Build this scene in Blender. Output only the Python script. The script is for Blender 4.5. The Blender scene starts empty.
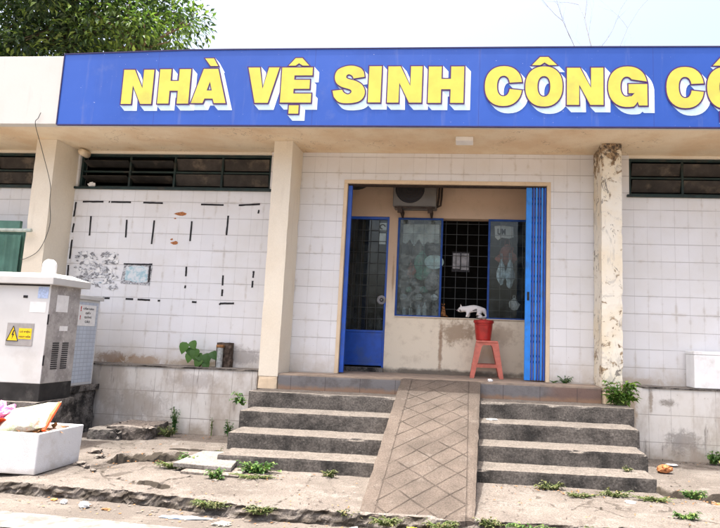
import bpy, bmesh, math, random
from mathutils import Vector, Matrix, noise
random.seed(7)
R=math.radians
S=bpy.context.scene
COL=S.collection
PI=math.pi

# ------------------------------------------------------------------ node helpers
class M:
    def __init__(s,name,rough=.8,metal=0,spec=.3):
        s.m=bpy.data.materials.new(name); s.m.use_nodes=True
        s.t=s.m.node_tree; s.n=s.t.nodes; s.l=s.t.links
        s.b=s.n['Principled BSDF']; s.b.inputs['Roughness'].default_value=rough
        s.b.inputs['Metallic'].default_value=metal
        s.b.inputs['Specular IOR Level'].default_value=spec
        g=s.n.new('ShaderNodeNewGeometry'); s.pos=g.outputs['Position']; s.nor=g.outputs['Normal']; s.rnd=g.outputs['Random Per Island']
        x=s.n.new('ShaderNodeSeparateXYZ'); s.l.new(s.pos,x.inputs[0]); s.X,s.Y,s.Z=x.outputs
    def _in(s,sock,v):
        if hasattr(v,'is_output') or isinstance(v,bpy.types.NodeSocket): s.l.new(v,sock)
        else:
            if isinstance(v,(tuple,list)) and len(v)==3 and sock.type=='RGBA': v=(*v,1)
            sock.default_value=v
    def math(s,op,a,b=0.,c=None,clamp=False):
        n=s.n.new('ShaderNodeMath'); n.operation=op; n.use_clamp=clamp
        s._in(n.inputs[0],a); s._in(n.inputs[1],b)
        if c is not None: s._in(n.inputs[2],c)
        return n.outputs[0]
    def vec(s,x,y,z):
        n=s.n.new('ShaderNodeCombineXYZ'); s._in(n.inputs[0],x); s._in(n.inputs[1],y); s._in(n.inputs[2],z); return n.outputs[0]
    def noise(s,scale,detail=4,rough=.55,vec=None,stretch=None,dist=0):
        n=s.n.new('ShaderNodeTexNoise'); n.inputs['Scale'].default_value=scale; n.inputs['Detail'].default_value=detail
        n.inputs['Roughness'].default_value=rough; n.inputs['Distortion'].default_value=dist
        v=vec or s.pos
        if stretch:
            mp=s.n.new('ShaderNodeMapping'); mp.inputs['Scale'].default_value=stretch; s.l.new(v,mp.inputs[0]); v=mp.outputs[0]
        s.l.new(v,n.inputs['Vector']); return n.outputs['Fac']
    def voro(s,scale,feature='F1',vec=None):
        n=s.n.new('ShaderNodeTexVoronoi'); n.feature=feature; n.inputs['Scale'].default_value=scale
        s.l.new(vec or s.pos,n.inputs['Vector']); return n
    def white(s,v):
        n=s.n.new('ShaderNodeTexWhiteNoise'); n.noise_dimensions='3D'; s.l.new(v,n.inputs['Vector']); return n.outputs['Value']
    def ss(s,v,a,b,lo=0.,hi=1.):     # smoothstep map
        n=s.n.new('ShaderNodeMapRange'); n.interpolation_type='SMOOTHSTEP'
        s._in(n.inputs['Value'],v); n.inputs['From Min'].default_value=a; n.inputs['From Max'].default_value=b
        n.inputs['To Min'].default_value=lo; n.inputs['To Max'].default_value=hi; return n.outputs['Result']
    def mix(s,f,a,b,mode='MIX'):
        n=s.n.new('ShaderNodeMix'); n.data_type='RGBA'; n.blend_type=mode
        s._in(n.inputs['Factor'],f); s._in(n.inputs['A'],a); s._in(n.inputs['B'],b)
        return n.outputs['Result']
    # indices for RGBA sockets in Mix node differ: resolve by type
    def col(s,c): s._in(s.b.inputs['Base Color'],c); return s
    def bump(s,h,strength=.4,dist=.01):
        n=s.n.new('ShaderNodeBump'); n.inputs['Strength'].default_value=strength; n.inputs['Distance'].default_value=dist
        s._in(n.inputs['Height'],h); s.l.new(n.outputs[0],s.b.inputs['Normal']); return s
def _mix(s,f,a,b,mode='MIX'):
    n=s.n.new('ShaderNodeMix'); n.data_type='RGBA'; n.blend_type=mode
    ins=[i for i in n.inputs if i.type=='RGBA']; fac=[i for i in n.inputs if i.type=='VALUE'][0]
    s._in(fac,f); s._in(ins[0],a); s._in(ins[1],b)
    return [o for o in n.outputs if o.type=='RGBA'][0]
M.mix=_mix

def simple(name,c,rough=.6,metal=0,var=.12,scale=14,bumpS=.15,spec=.3,dirt=None,dirt_amt=.5):
    m=M(name,rough,metal,spec)
    n=m.noise(scale,5); v=m.ss(n,.3,.7,1-var,1+var)
    cc=m.mix(1.,c,m.vec(v,v,v),'MULTIPLY')
    if dirt:
        d=m.ss(m.noise(scale*.45,6,.65),.52,.68,0,dirt_amt); cc=m.mix(d,cc,dirt)
    m.col(cc); m.bump(m.noise(scale*4,4),bumpS,.004); return m.m

def tile(name,w,h,x0,z0,base,grout,vstr=.6,grime=None,rustx=None,extra=None,dirtz=None):
    m=M(name,.22,0,.5)
    wob=m.math('MULTIPLY',m.math('SUBTRACT',m.noise(1.1,3),.5),.012)
    u=m.math('DIVIDE',m.math('SUBTRACT',m.math('ADD',m.X,wob),x0),w)
    v=m.math('DIVIDE',m.math('SUBTRACT',m.math('ADD',m.Z,wob),z0),h)
    fu=m.math('FRACT',u); fv=m.math('FRACT',v)
    eu=m.math('MULTIPLY',m.math('MINIMUM',fu,m.math('SUBTRACT',1.,fu)),w)
    ev=m.math('MULTIPLY',m.math('MINIMUM',fv,m.math('SUBTRACT',1.,fv)),h)
    gu=m.ss(eu,.0012,.0042,1,0); gv=m.ss(ev,.0015,.0052,1,0)
    cell=m.white(m.vec(m.math('FLOOR',u),m.math('FLOOR',v),0.))
    cell2=m.white(m.vec(m.math('FLOOR',v),m.math('FLOOR',u),3.))
    # grout strength varies along its run
    vis=m.ss(m.noise(2.2,4),.35,.62,.25,1.)
    g=m.math('MAXIMUM',m.math('MULTIPLY',m.math('MULTIPLY',gu,vstr),vis),m.math('MULTIPLY',gv,m.ss(vis,0,1,.45,.95)))
    tv=m.ss(cell,0,1,.975,1.012)
    c=m.mix(1.,base,m.vec(tv,tv,tv),'MULTIPLY')
    big=m.ss(m.noise(1.3,7,.66),.38,.68,0,.42); c=m.mix(big,c,(base[0]*.86,base[1]*.82,base[2]*.74))
    jd=m.math('MULTIPLY',m.ss(m.math('MINIMUM',eu,ev),.0,.03,.5,0),m.ss(m.noise(3.4,6,.7),.50,.66,0,1)); c=m.mix(jd,c,(.46,.41,.34))
    # fine smears and specks
    sm=m.ss(m.noise(5,7,.7,stretch=(1,1,.35)),.58,.75,0,.25); c=m.mix(sm,c,(.45,.42,.38))
    sp=m.ss(m.noise(38,3,.5),.70,.76,0,.5); c=m.mix(sp,c,(.28,.25,.22))
    dr=m.ss(m.noise(14,6,.7,stretch=(1,1,.07)),.60,.72,0,.22); c=m.mix(m.math('MULTIPLY',dr,m.ss(m.noise(1.6,3),.4,.6,0,1)),c,(.40,.38,.35))
    c=m.mix(g,c,grout)
    if grime:  # soiling just above a ledge: real dirt line
        z_lo,z_hi,col,amt=grime
        hgt=m.ss(m.math('ADD',m.Z,m.math('MULTIPLY',m.math('SUBTRACT',m.noise(3.2,5,.65),.5),.5)),z_lo,z_hi,amt,0)
        c=m.mix(m.math('MULTIPLY',hgt,m.ss(m.noise(6,5,.7),.25,.6,.4,1)),c,col)
    if rustx:
        for (xc,zc,rx,rz,col,amt) in rustx:
            dx=m.math('DIVIDE',m.math('SUBTRACT',m.X,xc),rx); dz=m.math('DIVIDE',m.math('SUBTRACT',m.Z,zc),rz)
            d=m.math('SQRT',m.math('ADD',m.math('MULTIPLY',dx,dx),m.math('MULTIPLY',dz,dz)))
            d=m.math('ADD',d,m.math('MULTIPLY',m.math('SUBTRACT',m.noise(11,8,.78,dist=.6),.5),2.6))
            c=m.mix(m.ss(d,.35,1.0,amt,0),c,col)
    if dirtz:
        d=m.ss(m.noise(2.4,7,.68,stretch=(1,1,.5)),.42,.66,0,dirtz); c=m.mix(d,c,(.36,.31,.26))
        d=m.ss(m.noise(15,6,.7,stretch=(1,1,.14)),.585,.70,0,dirtz); c=m.mix(d,c,(.20,.18,.165))
    m.col(c)
    m.b.inputs['Roughness'].default_value=.3
    hh=m.math('ADD',m.math('MULTIPLY',g,-1.),m.math('MULTIPLY',cell2,.12))
    hh=m.math('ADD',hh,m.math('MULTIPLY',m.noise(6,2),.5))
    m.bump(hh,.35,.002)
    return m.m

def plaster(name,base,stain,amt=.5,streak=.3,spots=None,rough=.85):
    m=M(name,rough,0,.2)
    n=m.ss(m.noise(1.7,7,.62),.36,.68,0,amt); c=m.mix(n,base,stain)
    st=m.ss(m.noise(7,6,.65,stretch=(1,1,.18)),.55,.75,0,streak); c=m.mix(st,c,tuple(x*.6 for x in stain))
    fine=m.ss(m.noise(60,3),.3,.7,.97,1.02); c=m.mix(1.,c,m.vec(fine,fine,fine),'MULTIPLY')
    if spots:
        ck=m.math('MULTIPLY',m.ss(m.math('ABSOLUTE',m.math('SUBTRACT',m.noise(1.3,6,.6),.5)),.0006,.0026,1,0),m.ss(m.noise(.8,2),.45,.55,0,.8)); c=m.mix(ck,c,(.25,.17,.11))
        c=m.mix(m.ss(m.noise(16,6,.7),.66,.72,0,.8),c,spots)
    m.col(c); m.bump(m.math('ADD',m.math('MULTIPLY',m.noise(40,5),.5),m.math('MULTIPLY',m.noise(4,3),1.8)),.25,.004); return m.m

MT={}
MT['tile_left']=tile('tile_left',.157,.207,-5.13,.13,(.76,.765,.785),(.36,.35,.345),.40,(.745,1.08,(.50,.44,.36),.7),
    [(-4.05,.79,.40,.10,(.34,.22,.12),.7),(-3.35,.79,.5,.06,(.36,.27,.17),.65),(-4.45,.82,.30,.10,(.26,.16,.09),.75),(-2.75,.9,.3,.14,(.22,.2,.19),.6),(1.9,.8,.5,.06,(.45,.36,.27),.6)])
MT['tile_mid']=MT['tile_left']
MT['tile_low']=tile('tile_low',.237,.293,1.76,.757-.293*3,(.66,.65,.63),(.22,.205,.19),.9,(-.02,.22,(.27,.22,.16),.8),
    [(2.35,.19,.24,.16,(.09,.08,.075),.6),(2.02,.62,.03,.16,(.2,.15,.1),.7),(1.80,.5,.1,.35,(.36,.27,.18),.8),(2.2,.60,.12,.05,(.13,.11,.09),.7),(-3.9,.3,.5,.25,(.3,.28,.26),.6),(-3.2,.6,.4,.12,(.33,.31,.3),.55)],dirtz=.8)
MT['cream']=plaster('cream',(.76,.70,.585),(.64,.55,.42),.35,.2)
MT['soffit']=plaster('soffit',(.80,.68,.50),(.66,.46,.27),.65,.2,(.38,.26,.16))
MT['trim']=plaster('trim',(.74,.60,.43),(.5,.37,.23),.5,.3)
MT['inner']=plaster('inner',(.50,.38,.28),(.42,.28,.17),.4,.2)
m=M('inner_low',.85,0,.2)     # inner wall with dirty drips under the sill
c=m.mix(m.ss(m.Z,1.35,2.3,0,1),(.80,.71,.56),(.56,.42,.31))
def blob(m,xc,zc,rx,rz,col,amt,c,ns=8,k=1.2):
    dx=m.math('DIVIDE',m.math('SUBTRACT',m.X,xc),rx); dz=m.math('DIVIDE',m.math('SUBTRACT',m.Z,zc),rz)
    d=m.math('SQRT',m.math('ADD',m.math('MULTIPLY',dx,dx),m.math('MULTIPLY',dz,dz)))
    d=m.math('ADD',d,m.math('MULTIPLY',m.math('SUBTRACT',m.noise(ns,6,.7),.5),k))
    return m.mix(m.ss(d,.3,1.05,amt,0),c,col)
c=blob(m,-.15,1.30,.30,.20,(.26,.17,.10),.7,c,16,2.4)
c=blob(m,-.36,1.1,.035,.45,(.24,.13,.07),.7,c,14,1.8)
c=blob(m,.42,1.28,.25,.18,(.42,.32,.22),.5,c,14,2.2)
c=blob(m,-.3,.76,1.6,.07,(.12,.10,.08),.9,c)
c=blob(m,-1.02,2.0,.02,.35,(.3,.2,.12),.7,c)
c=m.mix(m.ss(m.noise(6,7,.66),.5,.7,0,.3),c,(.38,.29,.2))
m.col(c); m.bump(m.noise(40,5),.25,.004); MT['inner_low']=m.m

# damaged pillar paint
m=M('peeling',.85,0,.2)
c=m.mix(m.ss(m.noise(2.5,6),.4,.65,0,.7),(.78,.74,.64),(.74,.64,.46))
top=m.ss(m.Z,2.95,3.5,0,.20); low=m.ss(m.Z,2.3,.8,0,.07)
c=m.mix(m.ss(m.noise(5,7,.72,dist=1.,stretch=(1,1,.5)),.54,.60,0,.55),c,(.46,.44,.40))
th=m.math('ADD',m.noise(9,8,.72,dist=.6),m.math('ADD',top,low))
pk=m.ss(th,.60,.66,0,1); c=m.mix(pk,c,m.mix(m.ss(m.noise(20,5,.7),.45,.6,0,1),(.40,.30,.19),(.20,.14,.09)))
c=m.mix(m.ss(m.noise(4,8,.75,dist=1.5,stretch=(1,1,.6)),.60,.615,0,.85),c,(.17,.155,.14))
c=m.mix(m.ss(m.math('ADD',m.noise(22,5,.7),m.math('ADD',top,low)),.70,.74,0,.9),c,(.07,.06,.055))
m.col(c); m.bump(m.math('SUBTRACT',m.noise(25,5),m.math('MULTIPLY',pk,.8)),.6,.008); MT['peel']=m.m

def concrete(name,light,dark,thr=(.4,.6),bs=.6,lit_top=None,sc=3.):
    m=M(name,.92,0,.15)
    n=m.ss(m.noise(sc,8,.68),thr[0],thr[1],0,1); c=m.mix(n,dark,light)
    sp=m.ss(m.noise(55,4,.6),.38,.66,.72,1.22); c=m.mix(1.,c,m.vec(sp,sp,sp),'MULTIPLY')
    pale=m.ss(m.noise(sc*2.3,7,.72),.60,.70,0,.5); c=m.mix(pale,c,tuple(min(1,x*1.5) for x in light))
    sc_=m.ss(m.noise(7,8,.75,dist=1.2,stretch=(1,1,1.6)),.60,.66,0,.45); c=m.mix(sc_,c,tuple(min(1,x*1.9) for x in light))
    if lit_top:  # upward faces painted paler as if sunlit; risers keep the dark stained tone
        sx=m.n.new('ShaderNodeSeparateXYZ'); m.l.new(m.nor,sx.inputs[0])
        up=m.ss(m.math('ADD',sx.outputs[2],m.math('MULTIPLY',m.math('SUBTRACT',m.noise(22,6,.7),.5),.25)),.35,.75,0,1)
        tc=m.mix(m.ss(m.noise(8,6,.65),.4,.68,0,.6),lit_top,tuple(x*.62 for x in lit_top))
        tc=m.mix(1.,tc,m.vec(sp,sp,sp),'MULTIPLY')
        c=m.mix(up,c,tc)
    m.col(c); m.bump(m.math('ADD',m.noise(70,6,.7),m.math('MULTIPLY',m.noise(12,5),1.3)),bs,.008); return m.m
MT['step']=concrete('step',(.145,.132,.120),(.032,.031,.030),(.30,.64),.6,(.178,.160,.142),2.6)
MT['pave']=None
m=M('pavement',.95,0,.1)
c=m.mix(m.ss(m.noise(1.3,7,.62),.35,.65,0,1),(.190,.170,.152),(.140,.124,.110))
c=m.mix(m.ss(m.noise(5,8,.72),.52,.66,0,.6),c,(.25,.232,.212))
c=m.mix(m.ss(m.noise(3.1,8,.75,dist=.8),.56,.66,0,.7),c,(.10,.085,.073))
sp=m.ss(m.noise(90,4,.7),.34,.66,.70,1.25); c=m.mix(1.,c,m.vec(sp,sp,sp),'MULTIPLY')
vr=m.voro(60); c=m.mix(m.ss(vr.outputs['Distance'],.10,.2,.55,0),c,(.14,.12,.11))
cr=m.voro(1.25,'DISTANCE_TO_EDGE',None)
# crack lines distorted by noise
nn=m.n.new('ShaderNodeTexNoise'); nn.inputs['Scale'].default_value=3.5; nn.inputs['Detail'].default_value=6; m.l.new(m.pos,nn.inputs['Vector'])
vm=m.n.new('ShaderNodeVectorMath'); vm.operation='MULTIPLY_ADD'; m.l.new(nn.outputs['Color'],vm.inputs[0]); vm.inputs[1].default_value=(.5,.5,0); m.l.new(m.pos,vm.inputs[2])
m.l.new(vm.outputs[0],cr.inputs['Vector'])
ck=m.ss(cr.outputs['Distance'],.004,.014,1,0); ck=m.math('MULTIPLY',ck,m.ss(m.noise(1.1,3),.54,.60,0,.7))
c=m.mix(ck,c,(.07,.06,.05))
at=m.n.new('ShaderNodeAttribute'); at.attribute_name='crack'; c=m.mix(m.ss(at.outputs['Fac'],.15,.75,0,.92),c,(.045,.038,.03))  # darkens cracks and kerb face, plus undercut shade painted on plate edges
m.col(c); m.bump(m.math('SUBTRACT',m.math('ADD',m.noise(80,6,.7),m.math('MULTIPLY',m.noise(10,6),2.)),m.math('MULTIPLY',ck,2.5)),.7,.008); MT['pave']=m.m
# road: dusty worn asphalt
m=M('road',.93,0,.12)
c=m.mix(m.ss(m.noise(1.1,7,.6,stretch=(.4,1,1)),.35,.65,0,1),(.150,.132,.117),(.110,.098,.087))
c=m.mix(m.ss(m.noise(4,7,.7,stretch=(.5,1,1)),.5,.68,0,.55),c,(.20,.18,.158))
vr=m.voro(95); sp=m.ss(vr.outputs['Distance'],.12,.5,.72,1.15); c=m.mix(1.,c,m.vec(sp,sp,sp),'MULTIPLY')
c=m.mix(m.ss(m.noise(30,5,.7),.64,.7,0,.6),c,(.12,.1,.09))
m.col(c); m.bump(m.math('ADD',m.noise(120,5,.7),m.math('MULTIPLY',m.noise(14,4),1.)),.6,.006); MT['road']=m.m
m=M('road_paint',.85,0,.2)
c=m.mix(m.ss(m.noise(9,8,.72),.40,.60,0,.85),(.27,.265,.255),(.135,.122,.110)); m.col(c); m.bump(m.noise(110,5),.5,.005); MT['paint']=m.m
MT['earth']=concrete('earth',(.26,.21,.15),(.10,.08,.06),(.4,.6),.9,None,8)
# ramp: scored diamonds
m=M('ramp',.93,0,.12)
c=m.mix(m.ss(m.noise(2.2,7,.62),.35,.65,0,1),(.125,.103,.087),(.088,.073,.062))
c=m.mix(m.ss(m.noise(7,7,.72),.54,.66,0,.5),c,(.160,.139,.121))
sp=m.ss(m.noise(90,4,.7),.34,.66,.75,1.2); c=m.mix(1.,c,m.vec(sp,sp,sp),'MULTIPLY')
wv=m.math('MULTIPLY',m.math('SUBTRACT',m.noise(1.1,2),.5),.09)
u1=m.math('ADD',m.math('SUBTRACT',m.math('MULTIPLY',m.X,.75),m.math('MULTIPLY',m.Y,.66)),wv)
u2=m.math('ADD',m.math('ADD',m.math('MULTIPLY',m.X,.67),m.math('MULTIPLY',m.Y,.743)),wv)
def line(m,u,per,off,w):
    f=m.math('FRACT',m.math('DIVIDE',m.math('SUBTRACT',u,off),per)); e=m.math('MULTIPLY',m.math('MINIMUM',f,m.math('SUBTRACT',1.,f)),per)
    return m.ss(e,w*.35,w,1,0)
g=m.math('MAXIMUM',line(m,u1,.1605,.035,.0068),m.math('MULTIPLY',line(m,u2,.246,-.767,.0075),m.ss(m.noise(1.9,3),.40,.55,.1,1.)))
ins=m.math('MULTIPLY',m.ss(m.X,-.625,-.615,0,1),m.ss(m.X,.02,.03,1,0))
g=m.math('MULTIPLY',g,ins); g=m.math('MULTIPLY',g,m.ss(m.noise(3.5,4),.33,.5,.15,1))
bl=m.math('MAXIMUM',m.ss(m.math('ABSOLUTE',m.math('ADD',m.X,.61)),.002,.006,.6,0),m.ss(m.math('ABSOLUTE',m.math('SUBTRACT',m.X,.02)),.002,.006,.6,0))
g=m.math('MAXIMUM',g,bl)
c=m.mix(m.math('MULTIPLY',g,m.ss(m.noise(4.5,5,.65),.38,.62,.35,.9)),c,(.045,.037,.031))
m.col(c); m.bump(m.math('SUBTRACT',m.math('ADD',m.noise(80,6,.7),m.math('MULTIPLY',m.noise(9,4),1.5)),m.math('MULTIPLY',g,5.)),.7,.007); MT['ramp']=m.m
# landing riser: stone tiles grey-blue to red-brown
m=M('landing',.85,0,.2)
c=m.mix(m.ss(m.math('ADD',m.X,m.math('MULTIPLY',m.math('SUBTRACT',m.noise(2,3),.5),.6)),.85,1.05,0,.75),(.17,.165,.168),(.17,.10,.075))
c=m.mix(m.ss(m.noise(4,8,.7),.45,.68,0,.7),c,(.09,.08,.075))
c=m.mix(m.ss(m.math('ADD',m.Z,m.math('MULTIPLY',m.math('SUBTRACT',m.noise(5,6,.7),.5),.12)),.585,.635,.8,0),c,(.27,.17,.11))
j=m.math('FRACT',m.math('DIVIDE',m.X,.40)); c=m.mix(m.ss(m.math('MINIMUM',j,m.math('SUBTRACT',1.,j)),.004,.012,.7,0),c,(.06,.05,.05))
c=m.mix(m.ss(m.Z,.722,.728,0,1),c,m.mix(m.ss(m.noise(9,6),.4,.65,0,.6),(.30,.24,.19),(.17,.14,.12)))
m.col(c); m.bump(m.noise(45,6),.4,.006); MT['landing']=m.m

MT['blue']=simple('blue_paint',(.014,.085,.46),.4,0,.12,9,.1,.5,(.05,.10,.25),.5)
MT['blue_dk']=simple('blue_paint_dark',(.012,.035,.13),.6,0,.2,20)  # darker blue for the gate's scissor links
MT['blue_shaded']=simple('blue_frame_shaded',(.012,.06,.27),.5,0,.2,16)  # frame blue darkened: lobby shade put into the colour
MT['blue_hi']=simple('blue_paint_bright',(.02,.24,.80),.4,0,.1,9,.1,.5,(.03,.10,.3),.55)
m=M('sign_blue',.42,0,.45)
c=m.mix(m.ss(m.noise(.9,5),.35,.65,0,1),(.016,.078,.40),(.022,.094,.46)); c=m.mix(m.ss(m.noise(30,4),.72,.75,0,.6),c,(.5,.55,.7))
st=m.ss(m.noise(12,6,.65,stretch=(1,1,.08)),.56,.74,0,.28); c=m.mix(st,c,(.16,.20,.42))
c=m.mix(m.ss(m.noise(2.2,6,.7),.56,.72,0,.25),c,(.12,.17,.42))
fs_=m.math('FRACT',m.math('DIVIDE',m.math('ADD',m.X,9.1),1.83)); c=m.mix(m.ss(m.math('MINIMUM',fs_,m.math('SUBTRACT',1.,fs_)),.0008,.0022,.55,0),c,(.02,.03,.2))
m.col(c); m.bump(m.noise(1.6,3,stretch=(1.6,1,.7)),.25,.03); MT['sign']=m.m
MT['sign_edge']=simple('sign_edge',(.03,.025,.10),.6)
MT['yellow']=simple('letter_yellow',(.60,.575,.10),.45,0,.07,5,.04,.3,(.42,.38,.12),.35)
MT['purple']=simple('letter_outline',(.075,.02,.14),.45,0,.05)
MT['white_b']=simple('letter_white',(.78,.86,.94),.45,0,.04)
MT['blue_b']=simple('letter_pale_blue',(.56,.72,.90),.45,0,.06)
m=M('fascia',.7,0,.3)
c=m.mix(m.ss(m.noise(1.4,6),.4,.7,0,.4),(.60,.59,.565),(.50,.475,.43)); c=m.mix(m.ss(m.noise(9,6,.6,stretch=(1,1,.12)),.58,.72,0,.35),c,(.42,.44,.42))
c=m.mix(m.ss(m.noise(3.2,7,.65,stretch=(1,1,.25)),.66,.68,0,.3),c,(.35,.33,.3))
m.col(c); m.bump(m.noise(30,4),.2,.003); MT['fascia']=m.m
MT['dark_green']=simple('dark_green_paint',(.009,.026,.026),.5,0,.3,12,.2,.4,(.05,.04,.03),.6)
MT['louvre']=simple('louvre_slat',(.028,.026,.024),.5,0,.3,10,.2,.5,(.12,.10,.08),.7)
MT['louvre_r']=simple('louvre_slat_dusty',(.042,.036,.032),.6,0,.3,10,.2,.3,(.15,.12,.09),.7)
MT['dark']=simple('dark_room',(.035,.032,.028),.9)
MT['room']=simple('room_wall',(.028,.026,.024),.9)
MT['grille']=simple('grille_bar',(.085,.09,.09),.5,.4)
MT['black']=simple('black_mark',(.018,.017,.02),.6,0,.3,40)
MT['brickp']=simple('brick_patch',(.42,.17,.07),.9,0,.3,40,.5)
MT['foam']=simple('foam',(.66,.67,.69),.75,0,.05,7,.4,.25,(.45,.42,.38),.28)
MT['foam_dirty']=simple('foam_dirty',(.82,.83,.84),.75,0,.06,5,.4,.25,(.30,.24,.17),.35)
m=M('foam',.8,0,.2)
vf=m.voro(170); c=m.mix(m.ss(vf.outputs['Distance'],.25,.6,0,.25),(.68,.69,.71),(.52,.53,.55)); c=m.mix(m.ss(m.noise(5,7,.7),.5,.68,0,.35),c,(.42,.38,.33)); c=m.mix(m.ss(m.math('ADD',m.Z,m.math('MULTIPLY',m.noise(9,5),.12)),.06,.13,.5,0),c,(.30,.26,.21)); c=m.mix(m.ss(m.noise(22,4,.6),.68,.72,0,.5),c,(.3,.28,.25))
m.col(c); m.bump(m.math('ADD',m.math('MULTIPLY',vf.outputs['Distance'],-.4),m.math('MULTIPLY',m.noise(6,5),2.)),.5,.006); MT['foam']=m.m
MT['cab']=simple('cabinet_paint',(.60,.61,.605),.45,0,.05,4,.08,.4,(.42,.40,.37),.35)
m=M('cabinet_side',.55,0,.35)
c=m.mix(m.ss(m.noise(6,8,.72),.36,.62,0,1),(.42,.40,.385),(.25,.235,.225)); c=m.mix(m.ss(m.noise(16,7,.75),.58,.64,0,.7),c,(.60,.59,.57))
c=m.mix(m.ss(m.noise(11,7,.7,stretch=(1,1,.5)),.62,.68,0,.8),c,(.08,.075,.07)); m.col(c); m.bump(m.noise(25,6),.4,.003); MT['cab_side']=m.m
m=M('cabinet_blue',.45,0,.4)
def lines2(m,a,per,w):
    f=m.math('FRACT',m.math('DIVIDE',a,per)); e=m.math('MULTIPLY',m.math('MINIMUM',f,m.math('SUBTRACT',1.,f)),per); return m.ss(e,w*.5,w,1,0)
g=m.math('MAXIMUM',lines2(m,m.Y,.066,.006),lines2(m,m.Z,.046,.006))
c=m.mix(m.ss(m.noise(5,6),.4,.65,0,.6),(.50,.56,.64),(.42,.46,.53)); c=m.mix(m.math('MULTIPLY',g,.5),c,(.27,.31,.38))
m.col(c); m.bump(m.math('MULTIPLY',g,-1.),.3,.003); MT['cab_blue']=m.m
MT['cab_lid']=simple('cabinet_lid',(.50,.50,.49),.5,0,.05,5,.08,.4,(.5,.46,.4),.3)
MT['blackbase']=simple('black_base',(.022,.021,.021),.75,0,.3,8,.3,.3,(.09,.085,.08),.6)
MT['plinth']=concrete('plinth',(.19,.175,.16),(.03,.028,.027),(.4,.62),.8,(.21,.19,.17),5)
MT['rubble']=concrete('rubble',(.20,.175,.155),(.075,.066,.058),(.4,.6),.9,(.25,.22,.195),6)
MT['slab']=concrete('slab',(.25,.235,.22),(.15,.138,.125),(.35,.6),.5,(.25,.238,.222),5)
MT['plate']=simple('sign_plate',(.34,.33,.32),.5)
MT['warn']=simple('warning_yellow',(.88,.60,.02),.45,0,.04)
MT['txt']=simple('print_black',(.03,.03,.03),.6)
MT['red']=simple('print_red',(.6,.04,.04),.6)
MT['paper']=simple('paper',(.78,.78,.77),.8,0,.06,20,.2)
MT['bluesticker']=simple('blue_sticker',(.42,.52,.72),.6,0,.2,40)
MT['green']=simple('green_sheet',(.09,.21,.165),.55,0,.2,5,.15,.4,(.10,.17,.14),.6)
MT['greenpipe']=simple('pale_pipe',(.50,.56,.50),.5,0,.2,14,.1,.4,(.2,.17,.14),.6)
MT['stool']=simple('stool_plastic',(.52,.145,.10),.42,0,.14,16,.1,.4,(.34,.12,.085),.6)
MT['bucket']=simple('bucket_plastic',(.40,.022,.018),.35,0,.2,14,.2,.5,(.16,.02,.02),.8)
MT['ac']=simple('ac_metal',(.13,.12,.108),.55,0,.1,8,.1,.3,(.2,.17,.14),.5)  # casing grey darkened, with the shade it hangs in put into the colour
MT['rust']=simple('rusty_iron',(.05,.035,.028),.8,.2,.3,30,.4)
MT['white']=simple('white_plastic',(.80,.80,.79),.4,0,.04)
MT['pink']=simple('pink_bag',(.80,.35,.62),.4,0,.2,20,.3)
MT['orange']=simple('orange_plastic',(.85,.13,.04),.45,0,.12,20,.2)
MT['tan']=simple('brown_leaf',(.30,.15,.06),.8,0,.4,30,.3)
MT['ylw']=simple('yellow_wrap',(.80,.72,.04),.45,0,.2,20,.2)
MT['ylg']=simple('yellow_green_bag',(.72,.74,.22),.4,0,.15,20,.2)
MT['lblue']=simple('blue_scrap',(.35,.45,.62),.5,0,.2,30)
MT['ltan']=simple('orange_scrap',(.75,.33,.10),.6,0,.2,30)
MT['cloth1']=simple('cyan_plate',(.62,.85,.85),.5)
MT['cloth2']=simple('dull_green_bag',(.16,.36,.28),.6,0,.3,14)
MT['cloth3']=simple('blue_white_bag',(.55,.68,.76),.6,0,.35,22,.3)
MT['cloth4']=simple('faded_red_cloth',(.34,.13,.10),.8,0,.3,14)
MT['sheet']=simple('milky_sheet',(.62,.67,.66),.6,0,.4,9,.3)
MT['grey']=simple('dull_grey',(.22,.22,.23),.6,0,.3,14)
MT['tarp']=simple('dark_tarp',(.03,.032,.03),.7)
MT['wire']=simple('wire',(.05,.05,.05),.6)
MT['skin_pipe']=simple('zinc_pipe',(.36,.38,.38),.5,.3,.3,30,.2)
MT['brick']=simple('old_brick',(.085,.065,.052),.95,0,.5,22,.9,.1,(.05,.04,.035),.7)
MT['wtimber']=simple('bark',(.12,.09,.065),.95,0,.3,12,.8)
MT['twig']=simple('grey_twig',(.20,.18,.17),.95,0,.2,12,.4)
# torn paper: greys
m=M('torn_paper',.85,0,.15)
c=m.mix(m.ss(m.noise(26,8,.8,dist=1.5),.44,.56,0,1),(.66,.67,.69),(.14,.14,.15)); c=m.mix(m.ss(m.noise(5,5),.6,.66,0,.6),c,(.40,.56,.62)); m.col(c); m.bump(m.noise(30,5),.4,.003); MT['torn']=m.m
m=M('torn_print',.7,0,.2)
c=m.mix(m.ss(m.noise(11,6,.7),.45,.58,0,1),(.66,.70,.72),(.36,.54,.60)); c=m.mix(m.ss(m.noise(20,6,.7),.62,.66,0,.8),c,(.7,.7,.7)); m.col(c); MT['print']=m.m
# foil/snack packet
m=M('packet',.4,0,.5)
c=m.mix(m.ss(m.noise(9,5,.6),.52,.60,0,.75),(.44,.42,.36),(.34,.40,.20)); c=m.mix(m.ss(m.noise(14,5,.6),.6,.64,0,.6),c,(.55,.20,.10)); m.col(c); m.bump(m.math('ADD',m.noise(9,6,.7,dist=1.5),m.voro(14).outputs['Distance']),.9,.02); MT['packet']=m.m
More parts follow.
